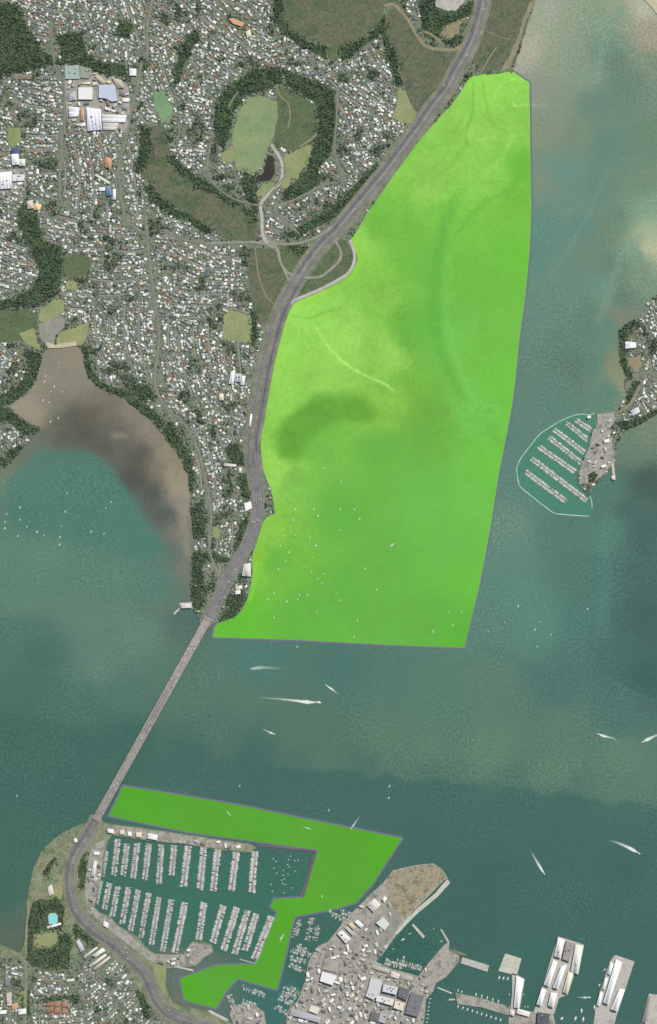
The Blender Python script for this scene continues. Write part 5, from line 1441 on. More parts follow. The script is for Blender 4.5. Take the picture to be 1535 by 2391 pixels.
houses.sort(key=lambda q: -q[2] * q[3] * (1 if -3 < q[0] < W + 3 and -3 < q[1] < H + 3 else 0))
meshes = {}
for (px, py, w, l, rot, kd, rc) in houses[:300]:
    key = (kd, rc)
    if key not in meshes: meshes[key] = HPROTO[key].mesh('house', M_ROOF)
    o = obj('house', meshes[key])
    o.location = (X(px), Y(py), ZL + 0.3)
    o.rotation_euler = (0, 0, rot)
    o.scale = (w * S, l * S, 6.5)
    size = 'long ' if w > 9.5 else 'large ' if w > 7.6 else ''
    tag(o, f"{size}{rc} {KWORD[kd]} house {where(px, py)}", 'house', 'houses of the hillside suburbs')
parts = []
for key in HPROTO:
    T = [(X(h[0]), Y(h[1]), ZL + 0.3, h[4], h[2] * S, h[3] * S, random.uniform(5, 7.5)) for h in houses[300:] if (h[5], h[6]) == key]
    if T: parts.append(replicate(HPROTO[key].arr(), T))
A = join(parts)
k = np.repeat(rng.uniform(0.86, 1.06, len(A[2]) // 2 + 1), 2)[:len(A[2])]
o = obj('small_houses', fast_mesh('small_houses', A[0], A[1], A[2], [M_ROOF], np.clip(A[3] * k[:, None], 0, .88)))
tag(o, 'packed mass of small pale, grey and terracotta roofs filling the suburbs', 'houses', None, 'stuff')

# small sheds and stores in the port yards
n_s = 0
YP = [(150, 305, 150, 308, 26), (0, 62, 396, 446, 7), (675, 1000, 2205, 2388, 135), (345, 500, 2205, 2255, 8), (840, 930, 2110, 2240, 10), (1362, 1440, 968, 1125, 14), (1066, 1190, 2322, 2366, 7), (552, 620, 2352, 2388, 8), (395, 580, 1962, 1985, 8), (1385, 1460, 2250, 2388, 6), (205, 240, 1985, 2130, 8)]
for (x0, x1, y0, y1, n) in YP:
    c_, tries = 0, 0
    while c_ < n and tries < 2500:
        tries += 1
        px, py = random.uniform(x0, x1), random.uniform(y0, y1)
        cl_ = [cls(px + a_, py + b_) for a_, b_ in ((0, 0), (4, 0), (-4, 0), (0, 4), (0, -4))]
        if any(q not in (YARD,) for q in cl_) or not free(px, py, 5): continue
        take(px, py, 5)
        rc = random.choices(['white', 'pale grey', 'cream', 'grey', 'slate', 'brown'], [4, 4, 2, 3, 2, 1])[0]
        kd = random.choice(['gable', 'flat', 'gable', 'hip'])
        key = (kd, rc)
        if key not in meshes: meshes[key] = HPROTO[key].mesh('house', M_ROOF)
        o = obj('store_shed', meshes[key])
        o.location = (X(px), Y(py), ZL + 0.45)
        o.rotation_euler = (0, 0, random.choice([0.24, -0.3, 0.24 + 1.57, 0.8]))
        w = random.uniform(5, 12)
        o.scale = (w * S, w * random.uniform(0.5, 0.8) * S, random.uniform(8, 13))
        tag(o, f"{rc} {KWORD[kd]} store shed {where(px, py)}", 'shed', 'small sheds in the yards')
        c_ += 1

# ------------------------------------------------------------------ trees
GREENS = [(101, 124, 101), (92, 114, 97), (119, 136, 104), (85, 107, 93), (135, 147, 114), (107, 123, 103)]


def crown_proto(seed, n, c):
    r = np.random.default_rng(seed)
    m = MB()
    lobes = [(r.uniform(-.42, .42), r.uniform(-.42, .42), r.uniform(.42, .8), r.uniform(.30, .5)) for _ in range(6)]
    for i in range(n):
        lx, ly, lz, lr = lobes[i % 6]
        d = r.normal(size=3)
        d /= np.linalg.norm(d)
        d[2] = abs(d[2]) * (1 if r.random() < .8 else -1)
        p = np.array([lx, ly, lz]) + d * lr * np.array([1, 1, .7]) * r.uniform(.75, 1.05)
        nrm = d * .75 + r.normal(size=3) * .4
        nrm /= np.linalg.norm(nrm)
        u = np.cross(nrm, [0.3, 0.1, 1])
        u /= np.linalg.norm(u) + 1e-6
        w = np.cross(nrm, u)
        s = r.uniform(.13, .24)
        k = r.uniform(.72, 1.25)
        m.add([p - u * s - w * s * .6, p + u * s * .7 - w * s, p + u * s + w * s * .7, p - u * s * .5 + w * s], [(0, 1, 2, 3)], tuple(np.clip(np.array(c) * k, 0, 255)))
    return m


def trunk_proto():
    m = MB()
    for a, b, r in (((0, 0, -.05), (0.02, 0, .5), .05), ((0.02, 0, .42), (.25, .1, .75), .03), ((0.02, 0, .4), (-.2, .18, .72), .03), ((0.02, 0, .45), (0, -.26, .7), .028)):
        m.bar(a, b, r, (84, 72, 58))
    return m


CP = [crown_proto(50 + i, 62, GREENS[i]) for i in range(6)]
CPL = [crown_proto(80 + i, 32, GREENS[i]) for i in range(6)]
TP = trunk_proto()
trees = []
# woods, thinning out at their edges
sp = 3.5
gx_, gy_ = np.meshgrid(np.arange(-58, 1595, sp), np.arange(-58, 2448, sp))
gx_, gy_ = gx_.ravel(), gy_.ravel()
gx_, gy_ = gx_ + rng.uniform(-1.7, 1.7, gx_.size), gy_ + rng.uniform(-1.7, 1.7, gx_.size)
wn = woodnear.reshape(CSH)[np.clip(((gy_ + 60) / ST + .5).astype(int), 0, CSH[0] - 1), np.clip(((gx_ + 60) / ST + .5).astype(int), 0, CSH[1] - 1)]
gc = cls(gx_, gy_)
gap = vnoise(gx_, gy_, 13, 52)
for a_, b_, c_, w_, g_ in zip(gx_, gy_, gc, wn, gap):
    if c_ == WOOD and random.random() < (0.92 if g_ > .34 else 0.42): trees.append((a_, b_, random.choice([random.uniform(1.5, 2.6), random.uniform(2.2, 3.4), random.uniform(2.8, 4.3)]) * (0.8 if g_ < .3 else 1), 1))
    elif w_ and c_ in (1, SCRUB, WET, LAWN, BARE) and random.random() < .42 and free(a_, b_, 1.4): trees.append((a_, b_, random.uniform(1.4, 2.8), 1))
# gardens, verges, swamps
tx, ty = rng.uniform(-58, 1595, 120000), rng.uniform(-58, 2448, 120000)
tc = cls(tx, ty)
tn = vnoise(tx, ty, 38, 31) * 0.65 + vnoise(tx, ty, 11, 32) * 0.35
for a_, b_, c_, n_ in zip(tx, ty, tc, tn):
    if c_ == 1:
        if random.random() < 0.34 + 2.0 * (n_ - .38):
            r_ = random.uniform(1.2, 2.7) * (0.75 + 0.6 * n_)
            if smask[int((b_ + 60) / ST), int((a_ + 60) / ST)] and random.random() < 0.85: continue
            if free(a_, b_, r_ * 0.42):
                trees.append((a_, b_, r_, 0))
    elif c_ == SCRUB and random.random() < 0.30 and n_ > 0.47: trees.append((a_, b_, random.uniform(1.0, 2.2), 0))
    elif c_ == WET and random.random() < 0.22 and n_ > 0.46: trees.append((a_, b_, random.uniform(0.7, 1.5), 2))
    elif c_ == YARD and random.random() < 0.04 and free(a_, b_, 1): trees.append((a_, b_, random.uniform(1.0, 1.8), 0))
    elif c_ == LAWN and random.random() < 0.02: trees.append((a_, b_, random.uniform(1.0, 2.0), 0))
trees = [t for t in trees if cls(t[0], t[1]) not in (ROAD, BUILT, 0)]
inside = lambda t: 0 < t[0] < W and 0 < t[1] < H
trees.sort(key=lambda t: -t[2] if inside(t) else 1)
cm = [c.mesh('crown', M_LEAF) for c in CP]
tm = TP.mesh('trunk', M_BARK)
TONE = ['mid green', 'deep green', 'olive green', 'blackish green', 'light olive', 'dull green']
big_t, rest_t = trees[:300], trees[300:]
for i, (px, py, r_, k_) in enumerate(big_t):
    v = i % 6
    root = empty('tree', (X(px), Y(py), ZL + 0.6), f"{'broad' if r_ > 3.45 else 'rounded'} {TONE[v]} tree {where(px, py)}", 'tree', 'large trees of the woods and gardens')
    root.rotation_euler = (0, 0, random.uniform(0, 6.28))
    for nm, me in (('crown', cm[v]), ('trunk', tm)):
        o = obj(nm, me, root)
        o.scale = (r_ * S, r_ * S, r_ * S * 1.15)
parts = []
for v in range(6):
    T = [(X(t[0]), Y(t[1]), ZL + 0.5, random.uniform(0, 6.28), t[2] * S, t[2] * S, t[2] * S * (1.15 if t[3] != 2 else 0.7)) for i, t in enumerate(rest_t) if i % 6 == v]
    q = replicate(CPL[v].arr(), T)
    kf = np.repeat(rng.uniform(.72, 1.38, len(T)), len(CPL[v].f))
    parts.append((q[0], q[1], q[2], np.clip(q[3] * kf[:, None], 0.01, .8)))
A = join(parts)
o = obj('tree_cover', fast_mesh('tree_cover', A[0], A[1], A[2], [M_LEAF], A[3]))
tag(o, 'green mass of small trees and bushes in woods, gardens and swamp edges', 'trees', None, 'stuff')

# ------------------------------------------------------------------ boats
def boat_proto(kind, hullc, deckc, topc):
    """unit length 1 along +x, bow forward"""
    m = MB()
    B = .15 if kind == 'sail' else .17
    prof = [(-.5, .75), (-.3, .95), (0, 1), (.2, .85), (.38, .45), (.5, .02)]
    top = [(x, B * w) for x, w in prof] + [(x, -B * w) for x, w in prof[::-1]]
    bot = [(x * .9 - .02, y * .7) for x, y in top]
    n = len(top)
    vs = [(x, y, -.03) for x, y in bot] + [(x, y, .1 + max(0, x) * .05) for x, y in top]
    m.add(vs, [((i + 1) % n, i, n + i, n + (i + 1) % n) for i in range(n)], hullc)
    m.add([(x, y, .1 + max(0, x) * .05) for x, y in top], [tuple(range(n))[::-1]], deckc)
    if kind == 'sail':
        m.box(.02, 0, .11, .16, .36, B * 1.0, 0, topc, 0, .85)
        m.box(-.33, 0, .112, .118, .2, B * 1.0, 0, (150, 130, 106))
        m.bar((.1, 0, .1), (.1, 0, 1.25), .008, (210, 210, 210))
        m.bar((.1, 0, .25), (-.32, 0, .24), .02, (70, 90, 130))
        for s in (-1, 1): m.bar((.1, s * .06, .8), (.1, 0, .8), .004, (200, 200, 200))
    elif kind == 'motor':
        m.box(-.02, 0, .11, .23, .46, B * 1.4, 0, topc, 0, .88)
        m.box(-.06, 0, .23, .31, .26, B * 1.1, 0, (238, 238, 236), 0, .85)
        m.box(.12, 0, .17, .225, .1, B * 1.2, 0, (50, 58, 66))
        m.box(-.4, 0, .112, .12, .16, B * 1.2, 0, (160, 140, 116))
    else:
        m.box(-.1, 0, .105, .13, .3, B * .9, 0, (120, 110, 100))
        m.box(-.46, 0, .1, .2, .06, B * .6, 0, (50, 52, 56))
        m.box(.1, 0, .12, .19, .1, B * 1.0, 0, topc, 0, .8)
    return m


BK = {'white sailing yacht': ('sail', (242, 242, 240), (232, 231, 226), (242, 242, 240)), 'cream sailing yacht': ('sail', (226, 218, 198), (206, 196, 178), (230, 226, 214)),
      'blue hulled yacht': ('sail', (70, 88, 120), (214, 212, 206), (226, 226, 224)), 'white motor launch': ('motor', (240, 240, 238), (226, 224, 220), (240, 240, 240)),
      'pinkish motor launch': ('motor', (232, 222, 218), (220, 210, 205), (234, 226, 222)), 'grey motor launch': ('motor', (168, 172, 176), (186, 186, 184), (200, 202, 204)),
      'small open boat': ('open', (222, 222, 218), (180, 176, 168), (220, 220, 216))}
BP = {k: boat_proto(*v) for k, v in BK.items()}
BM = {k: p.mesh('boat', M_BOAT) for k, p in BP.items()}
BNAME = {'sail': 'sailing_yacht', 'motor': 'motor_launch', 'open': 'open_boat'}
ORD = ['first', 'second', 'third', 'fourth', 'fifth', 'sixth', 'seventh', 'eighth', 'ninth', 'tenth', 'eleventh', 'twelfth', 'thirteenth', 'fourteenth', 'fifteenth', 'sixteenth']
ORD += ['seventeenth', 'eighteenth', 'nineteenth', 'twentieth'] + [f'twenty-{w}' for w in ORD[:9]] + ['thirtieth'] + [f'thirty-{w}' for w in ORD[:9]] + ['fortieth'] + [f'forty-{w}' for w in ORD[:9]]

UPPER = [((276, 1959), (266, 2045)), ((297, 1970), (288, 2045)), ((321, 1968), (311, 2052)), ((348, 1970), (338, 2054)), ((377, 1972), (371, 2064)), ((407, 1974), (401, 2045)), ((440, 1976), (428, 2072)),
         ((476, 1978), (467, 2078)), ((509, 1984), (498, 2082)), ((552, 1990), (541, 2080)), ((596, 1988), (588, 2084))]
LOWER = [((244, 2123), (256, 2062)), ((262, 2140), (276, 2070)), ((285, 2158), (301, 2072)), ((305, 2174), (323, 2078)), ((329, 2190), (348, 2084)), ((354, 2206), (372, 2095)), ((380, 2222), (401, 2101)),
         ((409, 2225), (432, 2107)), ((464, 2195), (477, 2107)), ((497, 2202), (522, 2114)), ((522, 2220), (554, 2118)), ((548, 2228), (578, 2126)), ((572, 2220), (599, 2134)), ((593, 2240), (634, 2140))]
EASTM = [((1380, 1004), (1345, 981)), ((1373, 1028), (1322, 987)), ((1365, 1057), (1294, 1003)), ((1357, 1081), (1281, 1020)), ((1343, 1102), (1257, 1042)), ((1371, 1169), (1242, 1071)), ((1322, 1171), (1228, 1102))]
SMALLM = [((718, 2196), (728, 2142)), ((687, 2190), (702, 2146)), ((734, 2196), (744, 2160)), ((726, 2232), (680, 2218)), ((716, 2247), (676, 2236)), ((714, 2268), (674, 2252)), ((720, 2222), (694, 2206)),
          ((700, 2318), (664, 2302)), ((694, 2330), (658, 2318)), ((684, 2344), (652, 2330)), ((672, 2366), (644, 2350)), ((619, 2325), (566, 2304)), ((600, 2350), (566, 2338)), ((545, 2352), (535, 2322)),
          ((848, 2146), (795, 2128)), ((812, 2152), (768, 2130)), ((940, 2258), (900, 2246)), ((985, 2262), (925, 2244))]
berths = []


def pontoon(a, b, label, place, bl, step, fill, grp, both=True):
    ax, ay, bx_, by_ = X(a[0]), Y(a[1]), X(b[0]), Y(b[1])
    L = math.hypot(bx_ - ax, by_ - ay)
    an = math.atan2(by_ - ay, bx_ - ax)
    ux, uy = math.cos(an), math.sin(an)
    m = MB()
    m.box(L / 2, 0, 0.25, 0.7, L, 2.6, 0)
    k = 0
    d = step
    while d < L - 2:
        for s in (-1, 1):
            if both or s > 0: m.box(d - step / 2, s * (1.4 + bl * .4), 0.3, 0.62, 0.9, bl * .8, 0)
        d += step * 2
    o = obj('pontoon', m.mesh('pontoon', M_DECKW))
    o.location = (ax, ay, 0)
    o.rotation_euler = (0, 0, an)
    tag(o, label, 'pontoon', grp)
    for s in (-1, 1):
        if s < 0 and not both: continue
        d, k = step * .5, 0
        while d < L:
            if random.random() < fill:
                ln = bl * random.uniform(.74, 1.14)
                off = s * (2.0 + ln * .5)
                kd = random.choices(list(BK), [36, 8, 4, 34, 8, 7, 3])[0]
                nx_, ny_ = -uy * s, ux * s
                px, py = ax + ux * d - uy * off, ay + uy * d + ux * off
                compass = DIRS[int(round(math.atan2(ny_, nx_) / (math.pi / 4))) % 8]
                berths.append((ln, px, py, an + s * math.pi / 2 * random.choice([1, 1, -1]) + random.uniform(-.04, .04), kd, f"{kd}, {ORD[min(k, 48)]} from shore, {compass} side of {place}"))
                k += 1
            d += step * random.uniform(.92, 1.1)


for i, (a_, b_) in enumerate(UPPER):
    pontoon(a_, b_, f"{ORD[i]} upper pontoon of the yacht harbour counted from the bridge", f"the {ORD[i]} upper harbour pontoon", 13 + (i > 5) * 2, 5.2, .93, 'pontoons of the yacht harbour')
for i, (a_, b_) in enumerate(LOWER):
    pontoon(a_, b_, f"{ORD[i]} lower pontoon of the yacht harbour counted from the west quay", f"the {ORD[i]} lower harbour pontoon", 12 + (i > 6) * 2.5, 5.0, .93, 'pontoons of the yacht harbour')
for i, (a_, b_) in enumerate(EASTM):
    pontoon(a_, b_, f"{ORD[i]} pontoon of the small eastern marina counted from the top", f"the {ORD[i]} small marina pontoon", 11.5, 4.8, .9, 'pontoons of the small marina')
pontoon((248, 1986), (239, 2047), 'pontoon against the west quay of the yacht harbour, upper part', 'the upper quayside pontoon', 11, 5, .9, 'pontoons of the yacht harbour', False)
pontoon((235, 2056), (224, 2112), 'pontoon against the west quay of the yacht harbour, lower part', 'the lower quayside pontoon', 11, 5, .9, 'pontoons of the yacht harbour', False)
for i, (a_, b_) in enumerate(SMALLM):
    mx, my = (a_[0] + b_[0]) / 2, (a_[1] + b_[1]) / 2
    pontoon(a_, b_, f"{ORD[i]} of the short wharf quarter pontoons, {where(mx, my)}", f"the {ORD[i]} short wharf quarter pontoon", 12, 6.0, .62, 'short pontoons of the wharf quarter')
# craft lying at the port wharves
for (px, py, ang, ln, kd) in ([(1070 + k * 8.5, 2313 + k * 3.0, 1.3, 13, 'white motor launch') for k in range(2)] + [(1112 + k * 13, 2322 + k * 4, 1.4, 17, 'white sailing yacht') for k in range(5)] +
                              [(1050 + k * 5, 2334, 0.9, 13, 'white motor launch') for k in range(3)] + [(1070 + k * 11, 2350 + k * 3.5, 1.2, 15, 'white motor launch') for k in range(10)] +
                              [(1166 + k * 10, 2283 + k, 1.2, 18, 'white motor launch') for k in range(3)] + [(1190, 2322, 1.4, 10, 'white sailing yacht'), (1223, 2322, 1.4, 10, 'white sailing yacht'), (1190, 2352, 1.4, 10, 'white sailing yacht'), (1226, 2350, 1.0, 10, 'cream sailing yacht'), (1233, 2351, 1.0, 10, 'white motor launch'),
                               (1412, 2264, .9, 14, 'white motor launch'), (1400, 2300, .9, 14, 'white motor launch'), (1312, 2378, .8, 20, 'white motor launch'), (1344, 2378, 1.2, 22, 'white motor launch'), (1358, 2360, 1.5, 22, 'white motor launch'), (1362, 2380, 1.4, 24, 'white motor launch'), (1388, 2352, 1.5, 22, 'white motor launch'),
                               (941, 2194, .6, 18, 'white motor launch'), (957, 2180, .4, 12, 'white sailing yacht'), (919, 2216, .5, 10, 'white sailing yacht'), (905, 2240, 2.6, 18, 'white sailing yacht'), (943, 2236, 1.3, 18, 'white sailing yacht'),
                               (1013, 2169, 1.3, 8, 'white sailing yacht'), (1031, 2198, .6, 11, 'white motor launch'), (1005, 2332, .2, 10, 'white motor launch')] +
                              [(1003 - k * 1.2, 2342 + k * 9, .2, 11, 'white motor launch') for k in range(6)] +
                              [(630 + random.uniform(0, 70), 1998 + random.uniform(0, 88), random.uniform(0, 3), 9, 'white sailing yacht') for k in range(22)]):
    berths.append((ln, X(px), Y(py), ang, kd, f"{kd} alongside {where(px, py)}"))
berths.sort(key=lambda q: -q[0])
for (ln, px, py, rot, kd, lb) in berths[:300]:
    o = obj(BNAME[BK[kd][0]], BM[kd])
    o.location = (px, py, 0.15)
    o.rotation_euler = (0, 0, rot)
    o.scale = (ln * 1.08, ln * 1.2, ln * 1.0)
    tag(o, lb, 'boat', 'boats berthed in the harbours')
parts = []
for kd in BK:
    T = [(b_[1], b_[2], 0.15, b_[3], b_[0] * 1.08, b_[0] * 1.2, b_[0]) for b_ in berths[300:] if b_[4] == kd]
    if T: parts.append(replicate(BP[kd].arr(), T))
A = join(parts)
o = obj('berthed_boats', fast_mesh('berthed_boats', A[0], A[1], A[2], [M_BOAT], A[3]))
tag(o, 'smaller boats packed along the pontoons of the harbours', 'boats', None, 'stuff')

MOOR = [(757, 1093), (797, 1125), (795, 1190), (828, 1190), (840, 1212), (795, 1238), (743, 1205), (685, 1215), (722, 1215), (655, 1275), (738, 1275), (690, 1250), (665, 1252), (853, 1328), (785, 1357), (712, 1325), (730, 1302), (742, 1352),
        (785, 1385), (793, 1403), (670, 1405), (695, 1400), (718, 1390), (640, 1443), (740, 1430), (625, 1400), (880, 1377), (827, 1488), (835, 1449), (1048, 1430), (1078, 1430), (1057, 1460), (1012, 1475), (724, 1255), (650, 1330), (668, 1310),
        (700, 1220), (733, 1190), (690, 1190), (757, 1340), (727, 1335), (700, 1390), (640, 1385), (675, 1290), (658, 1372), (752, 1362), (157, 1151), (153, 1195), (47, 1185), (47, 1214), (16, 1200), (12, 1218), (12, 1234), (63, 1230), (87, 1242),
        (103, 1250), (141, 1254), (140, 1272), (143, 1228), (42, 1252), (260, 1172), (247, 1187), (243, 1247), (213, 1242), (1210, 1416), (1178, 1453), (1250, 1470), (1260, 1452), (1255, 1510), (1286, 1482), (1372, 1422), (694, 1511), (560, 1835),
        (910, 1836), (908, 1863), (768, 1892), (40, 1858), (107, 878), (104, 892), (136, 849), (120, 914), (100, 935), (115, 940), (137, 976), (118, 985), (145, 915), (127, 903), (752, 2093), (1140, 1475)]
for i, (px, py) in enumerate(MOOR):
    kd = random.choices(list(BK), [50, 15, 3, 20, 4, 4, 4])[0]
    ln = random.uniform(10.5, 14.5)
    o = obj(BNAME[BK[kd][0]], BM[kd])
    o.location = (X(px), Y(py), 0.55 if not (py < 1000) else 0.25)
    o.rotation_euler = (0, 0, random.uniform(0.9, 1.5) + random.choice([0, 0, 3.14]))
    o.scale = (ln, ln * 1.2, ln)
    tag(o, f"{kd} moored alone {where(px, py)}" if py > 1000 else f"{kd} dried out on mud {where(px, py)}", 'boat', 'boats on swing moorings')


def wake(pts, w0, w1, a0, a1, label, boat=None, z=0.9):
    """foam trail from stern (first point) back; widths in cells, foam strength a"""
    P = smooth(pts, 8) if len(pts) > 2 else [tuple(np.array(pts[0]) + (np.array(pts[1]) - np.array(pts[0])) * i / 12) for i in range(13)]
    n = len(P)
    V, L, C = [], [], []
    rows = (-1, -.45, 0, .45, 1)
    for i in range(n):
        t = i / (n - 1)
        w = max(w0, w1 * .8) * .62 * (0.18 + 0.82 * min(1, t / .22)) * (1 - .72 * max(0, t - .3) / .7) * (0.8 + 0.4 * random.random())
        al = a0 * 1.5 * (1 - t) ** 1.2 + a1 * .5 * (1 - t)
        if i == n - 1: al = 0
        q = np.array([offset_line(P, s * w)[i] for s in rows])
        for j, s in enumerate(rows):
            V.append((X(q[j][0]), Y(q[j][1]), z))
            C.append((al * (1 if s == 0 else .75) if abs(s) < .9 else 0.0,) * 3)
    for i in range(n - 1):
        for j in range(4):
            k = i * 5 + j
            L += [k, k + 1, k + 6, k + 5]
    me = fast_mesh('wake', V, L, np.full((n - 1) * 4, 4), [M_FOAM], np.array(C))
    o = obj('wake', me)
    tag(o, label, 'wake', 'foam wakes of moving boats')
    if boat:
        kd, ln, lb = boat
        d = np.array(P[0]) - np.array(P[1])
        d /= np.linalg.norm(d)
        o = obj('ferry' if ln > 25 else BNAME[BK[kd][0]], BM[kd])
        o.location = (X(P[0][0] + d[0] * ln / 5), Y(P[0][1] + d[1] * ln / 5), 0.5)
        o.rotation_euler = (0, 0, math.atan2(-d[1], d[0]))
        o.scale = (ln, ln * (1.1 if ln > 25 else 1.25), ln * .8)
        tag(o, lb, 'ferry' if ln > 25 else 'boat', 'boats under way')


wake([(738, 1640), (715, 1639), (690, 1636), (650, 1632), (595, 1628)], 5, 10, 1.5, 0.25, 'long white wake streaking left behind the ferry in mid harbour', ('white motor launch', 30, 'white ferry at the head of the long wake'))
wake([(585, 1562), (610, 1559), (640, 1560), (668, 1562)], 9, 6, 0.45, 0.2, 'faint fading wake strip above the long white one')
wake([(638, 1713), (628, 1709), (608, 1700)], 5, 7, 1.0, 0.2, 'short white wake below the long one', ('white motor launch', 13, 'white launch heading right below the long wake'))
wake([(765, 1602), (775, 1609), (784, 1616), (796, 1626)], 4, 6, 1.2, 0.05, 'short bright wake trailing down right above mid harbour', ('white motor launch', 14, 'white launch heading up left above the fairway'))
wake([(1400, 1715), (1412, 1719), (1432, 1724), (1445, 1735)], 5, 7, 1.2, 0.1, 'short wake in the right part of the fairway', ('white motor launch', 14, 'white launch heading left in the right part of the fairway'))
wake([(1504, 1731), (1518, 1724), (1537, 1715), (1552, 1708)], 6, 9, 1.1, 0.4, 'bright wake cut by the right edge of the view', ('white motor launch', 15, 'white launch near the right edge heading down left'))
wake([(1490, 1991), (1470, 1980), (1440, 1967), (1420, 1962)], 5, 9, 1.2, 0.15, 'white wake slanting down right near the right edge', ('white motor launch', 15, 'white launch at the lower end of the slanting wake'))
wake([(1270, 2038), (1260, 2022), (1246, 1998), (1240, 1985)], 5, 8, 1.0, 0.2, 'steep white wake above the wharves', ('white motor launch', 13, 'white launch pointing at the wharves'))
wake([(822, 1932), (832, 1918), (843, 1900)], 4, 5, 0.8, 0.2, 'thin wake crossing the upper edge of the narrow green zone', ('white sailing yacht', 12, 'sailing boat crossing the upper edge of the narrow green zone'))
wake([(1372, 2329), (1360, 2329), (1345, 2328)], 5, 6, 0.9, 0.2, 'short wake between the two shed wharves', ('white motor launch', 18, 'white launch between the two shed wharves'))
wake([(536, 1901), (531, 1895), (527, 1890)], 3, 4, 0.7, 0.2, 'tiny wake in the left part of the narrow green zone', ('white motor launch', 11, 'small launch in the left part of the narrow green zone'))
wake([(722, 1935), (714, 1932), (704, 1930)], 3, 4, 0.8, 0.2, 'tiny wake in the middle of the narrow green zone', ('white motor launch', 11, 'small launch in the middle of the narrow green zone'))
wake([(660, 2186), (656, 2194), (653, 2202)], 4, 4, 0.9, 0.3, 'tiny wake in the channel beside the lower harbour float', ('white motor launch', 12, 'small launch in the channel beside the lower harbour float'))
wake([(914, 1274), (919, 1270), (925, 1266)], 4, 4, 0.9, 0.3, 'tiny wake in the middle of the bright green bay', ('white motor launch', 11, 'small launch under way in the middle of the bright green bay'))

# ------------------------------------------------------------------ traffic
def car_proto(c, truck=False):
    m = MB()
    if truck:
        m.box(-.08, 0, .12, .46, .8, .26, 0, c)
        m.box(.42, 0, .1, .36, .16, .25, 0, (200, 200, 200), 0, .92)
    else:
        m.box(0, 0, .06, .2, 1, .4, 0, c, 0, .96)
        m.box(-.05, 0, .2, .33, .52, .36, 0, (40, 44, 50), 0, .85)
        m.box(-.05, 0, .331, .34, .4, .3, 0, c)
    for sx in (-.3, .3):
        for sy in (-1, 1): m.box(sx, sy * (.12 if truck else .19), 0, .13, .16 if not truck else .09, .04, 0, (26, 26, 26))
    return m


CC = {'white': (238, 238, 238), 'silver': (190, 192, 196), 'dark grey': (70, 72, 78), 'red': (160, 52, 48), 'blue': (66, 92, 140), 'black': (36, 38, 42)}
CMESH = {c: car_proto(v).mesh('car', M_CAR) for c, v in CC.items()}
TM = car_proto((230, 230, 226), True).mesh('truck', M_CAR)
def put_vehicle(x, y, z, rot, lb_where, tilt=0):
    if random.random() < .12:
        o = obj('truck', TM)
        o.scale = (11, 10.5, 9)
        tag(o, f"white truck {lb_where}", 'truck', 'vehicles on the motorway')
    else:
        c = random.choices(list(CC), [6, 5, 3, 1, 1, 2])[0]
        o = obj('car', CMESH[c])
        o.scale = (4.6, 4.8, 4.6)
        tag(o, f"{c} car {lb_where}", 'car', 'vehicles on the motorway')
    o.location = (x, y, z)
    o.rotation_euler = (0, 0, rot)


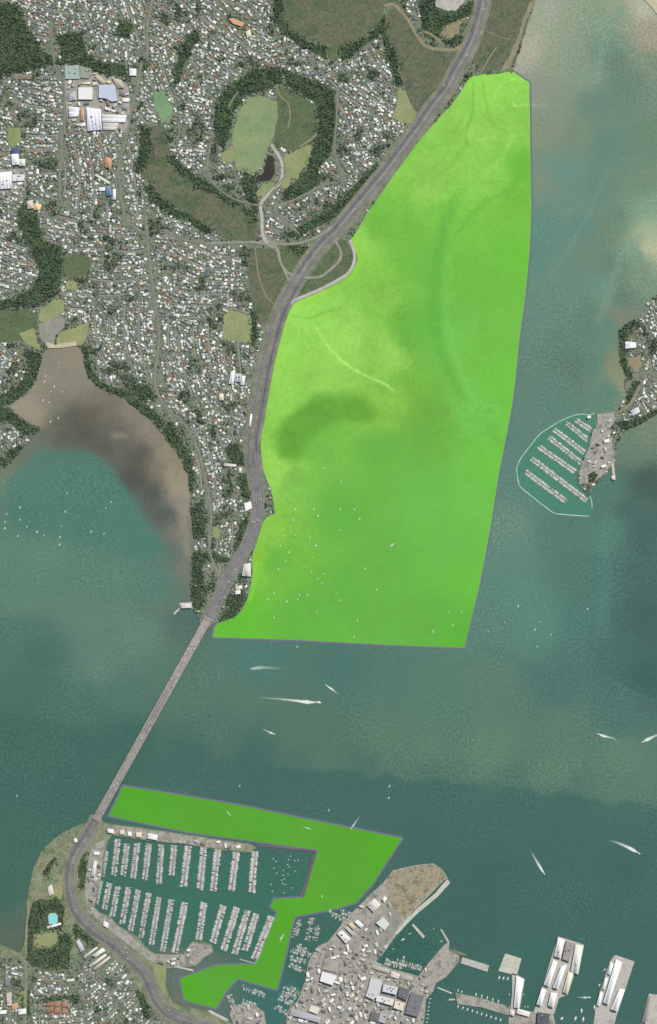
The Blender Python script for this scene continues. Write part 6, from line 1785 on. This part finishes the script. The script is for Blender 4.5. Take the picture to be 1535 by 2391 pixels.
for i in range(120):
    t = random.uniform(.01, .99)
    off = random.choice([-16.3, -12, -6.3, -2.1, 2.1, 6.3, 12, 16.3])
    p = bp(t, off, 0.05 if abs(off) < 9 else -0.35)
    side = 'left clip-on lanes' if off > 9 else 'right clip-on lanes' if off < -9 else 'centre lanes'
    put_vehicle(p[0] + broot.location.x, p[1] + broot.location.y, p[2], math.atan2(U.y, U.x) + (0 if off < 0 else math.pi),
                f"in the bridge's {side}, {['at its headland end', 'one tenth along', 'two tenths along', 'three tenths along', 'just short of midspan', 'just past midspan', 'six tenths along', 'seven tenths along', 'eight tenths along', 'at its harbour end'][int(t * 10)]}")
for pts, offs, n, nm in ((MOTOR[:ia + 3], (-9, -5, 5, 9), 32, 'northern motorway'), (MOTOR[ib:], (-10, -6, -2, 2, 6, 10), 22, 'headland motorway'), (SOUTHWAY, (-10, -5, 5, 10), 26, 'southern motorway')):
    P = np.array(pts)
    for i in range(n):
        k = random.randrange(1, len(P) - 1)
        t = P[k + 1] - P[k]
        t /= np.linalg.norm(t) + 1e-9
        o_ = random.choice(offs)
        q = P[k] + np.array([t[1], -t[0]]) * o_
        if not (-20 < q[0] < W + 20 and -20 < q[1] < H + 20): continue
        put_vehicle(X(q[0]), Y(q[1]), ZL + 1.62, math.atan2(-t[1], t[0]) + (math.pi if o_ < 0 else 0), f"on {nm} {where(q[0], q[1])}")
n_p = 0
while n_p < 100:
    px, py = random.choice([(random.uniform(680, 1045), random.uniform(2140, 2388)), (random.uniform(205, 490), random.uniform(1970, 2255)), (random.uniform(1355, 1440), random.uniform(968, 1125)), (random.uniform(850, 935), random.uniform(2125, 2220))])
    if any(cls(px + a_, py + b_) != YARD for a_, b_ in ((0, 0), (3, 0), (-3, 0), (0, 3), (0, -3))) or not free(px, py, 1.2): continue
    take(px, py, 1.2)
    c = random.choices(list(CC), [6, 5, 3, 1, 1, 2])[0]
    o = obj('car', CMESH[c])
    o.scale = (4.6, 4.8, 4.6)
    o.location = (X(px), Y(py), ZL + 0.45)
    o.rotation_euler = (0, 0, random.choice([0.25, 1.82, -.3, 0.8]))
    tag(o, f"{c} car parked {where(px, py)}", 'car', 'cars parked in the port yards')
    n_p += 1
print('houses', len(houses), 'trees', len(trees), 'boats', len(berths), 'objects', len(bpy.data.objects))

# tell apart the look-alikes that share a landmark: by how close they stand to it
same = {}
for o in bpy.data.objects:
    if o.parent is None and 'label' in o.keys(): same.setdefault(o['label'], []).append(o)
for lb, os_ in same.items():
    if len(os_) < 2: continue
    hit = [q for q in LANDMARKS if lb.endswith('of the ' + q[0])]
    if not hit or len(lb.split()) > 14: continue
    os_.sort(key=lambda o: math.hypot(o.location.x - X(hit[0][1]), o.location.y - Y(hit[0][2])))
    for i, o in enumerate(os_[:20]): o['label'] = lb + (', closest' if i == 0 else f', {ORD[i]} closest')
tops = [o['label'] for o in bpy.data.objects if o.parent is None and 'label' in o.keys()]
print('labels', len(tops), 'distinct', len(set(tops)))
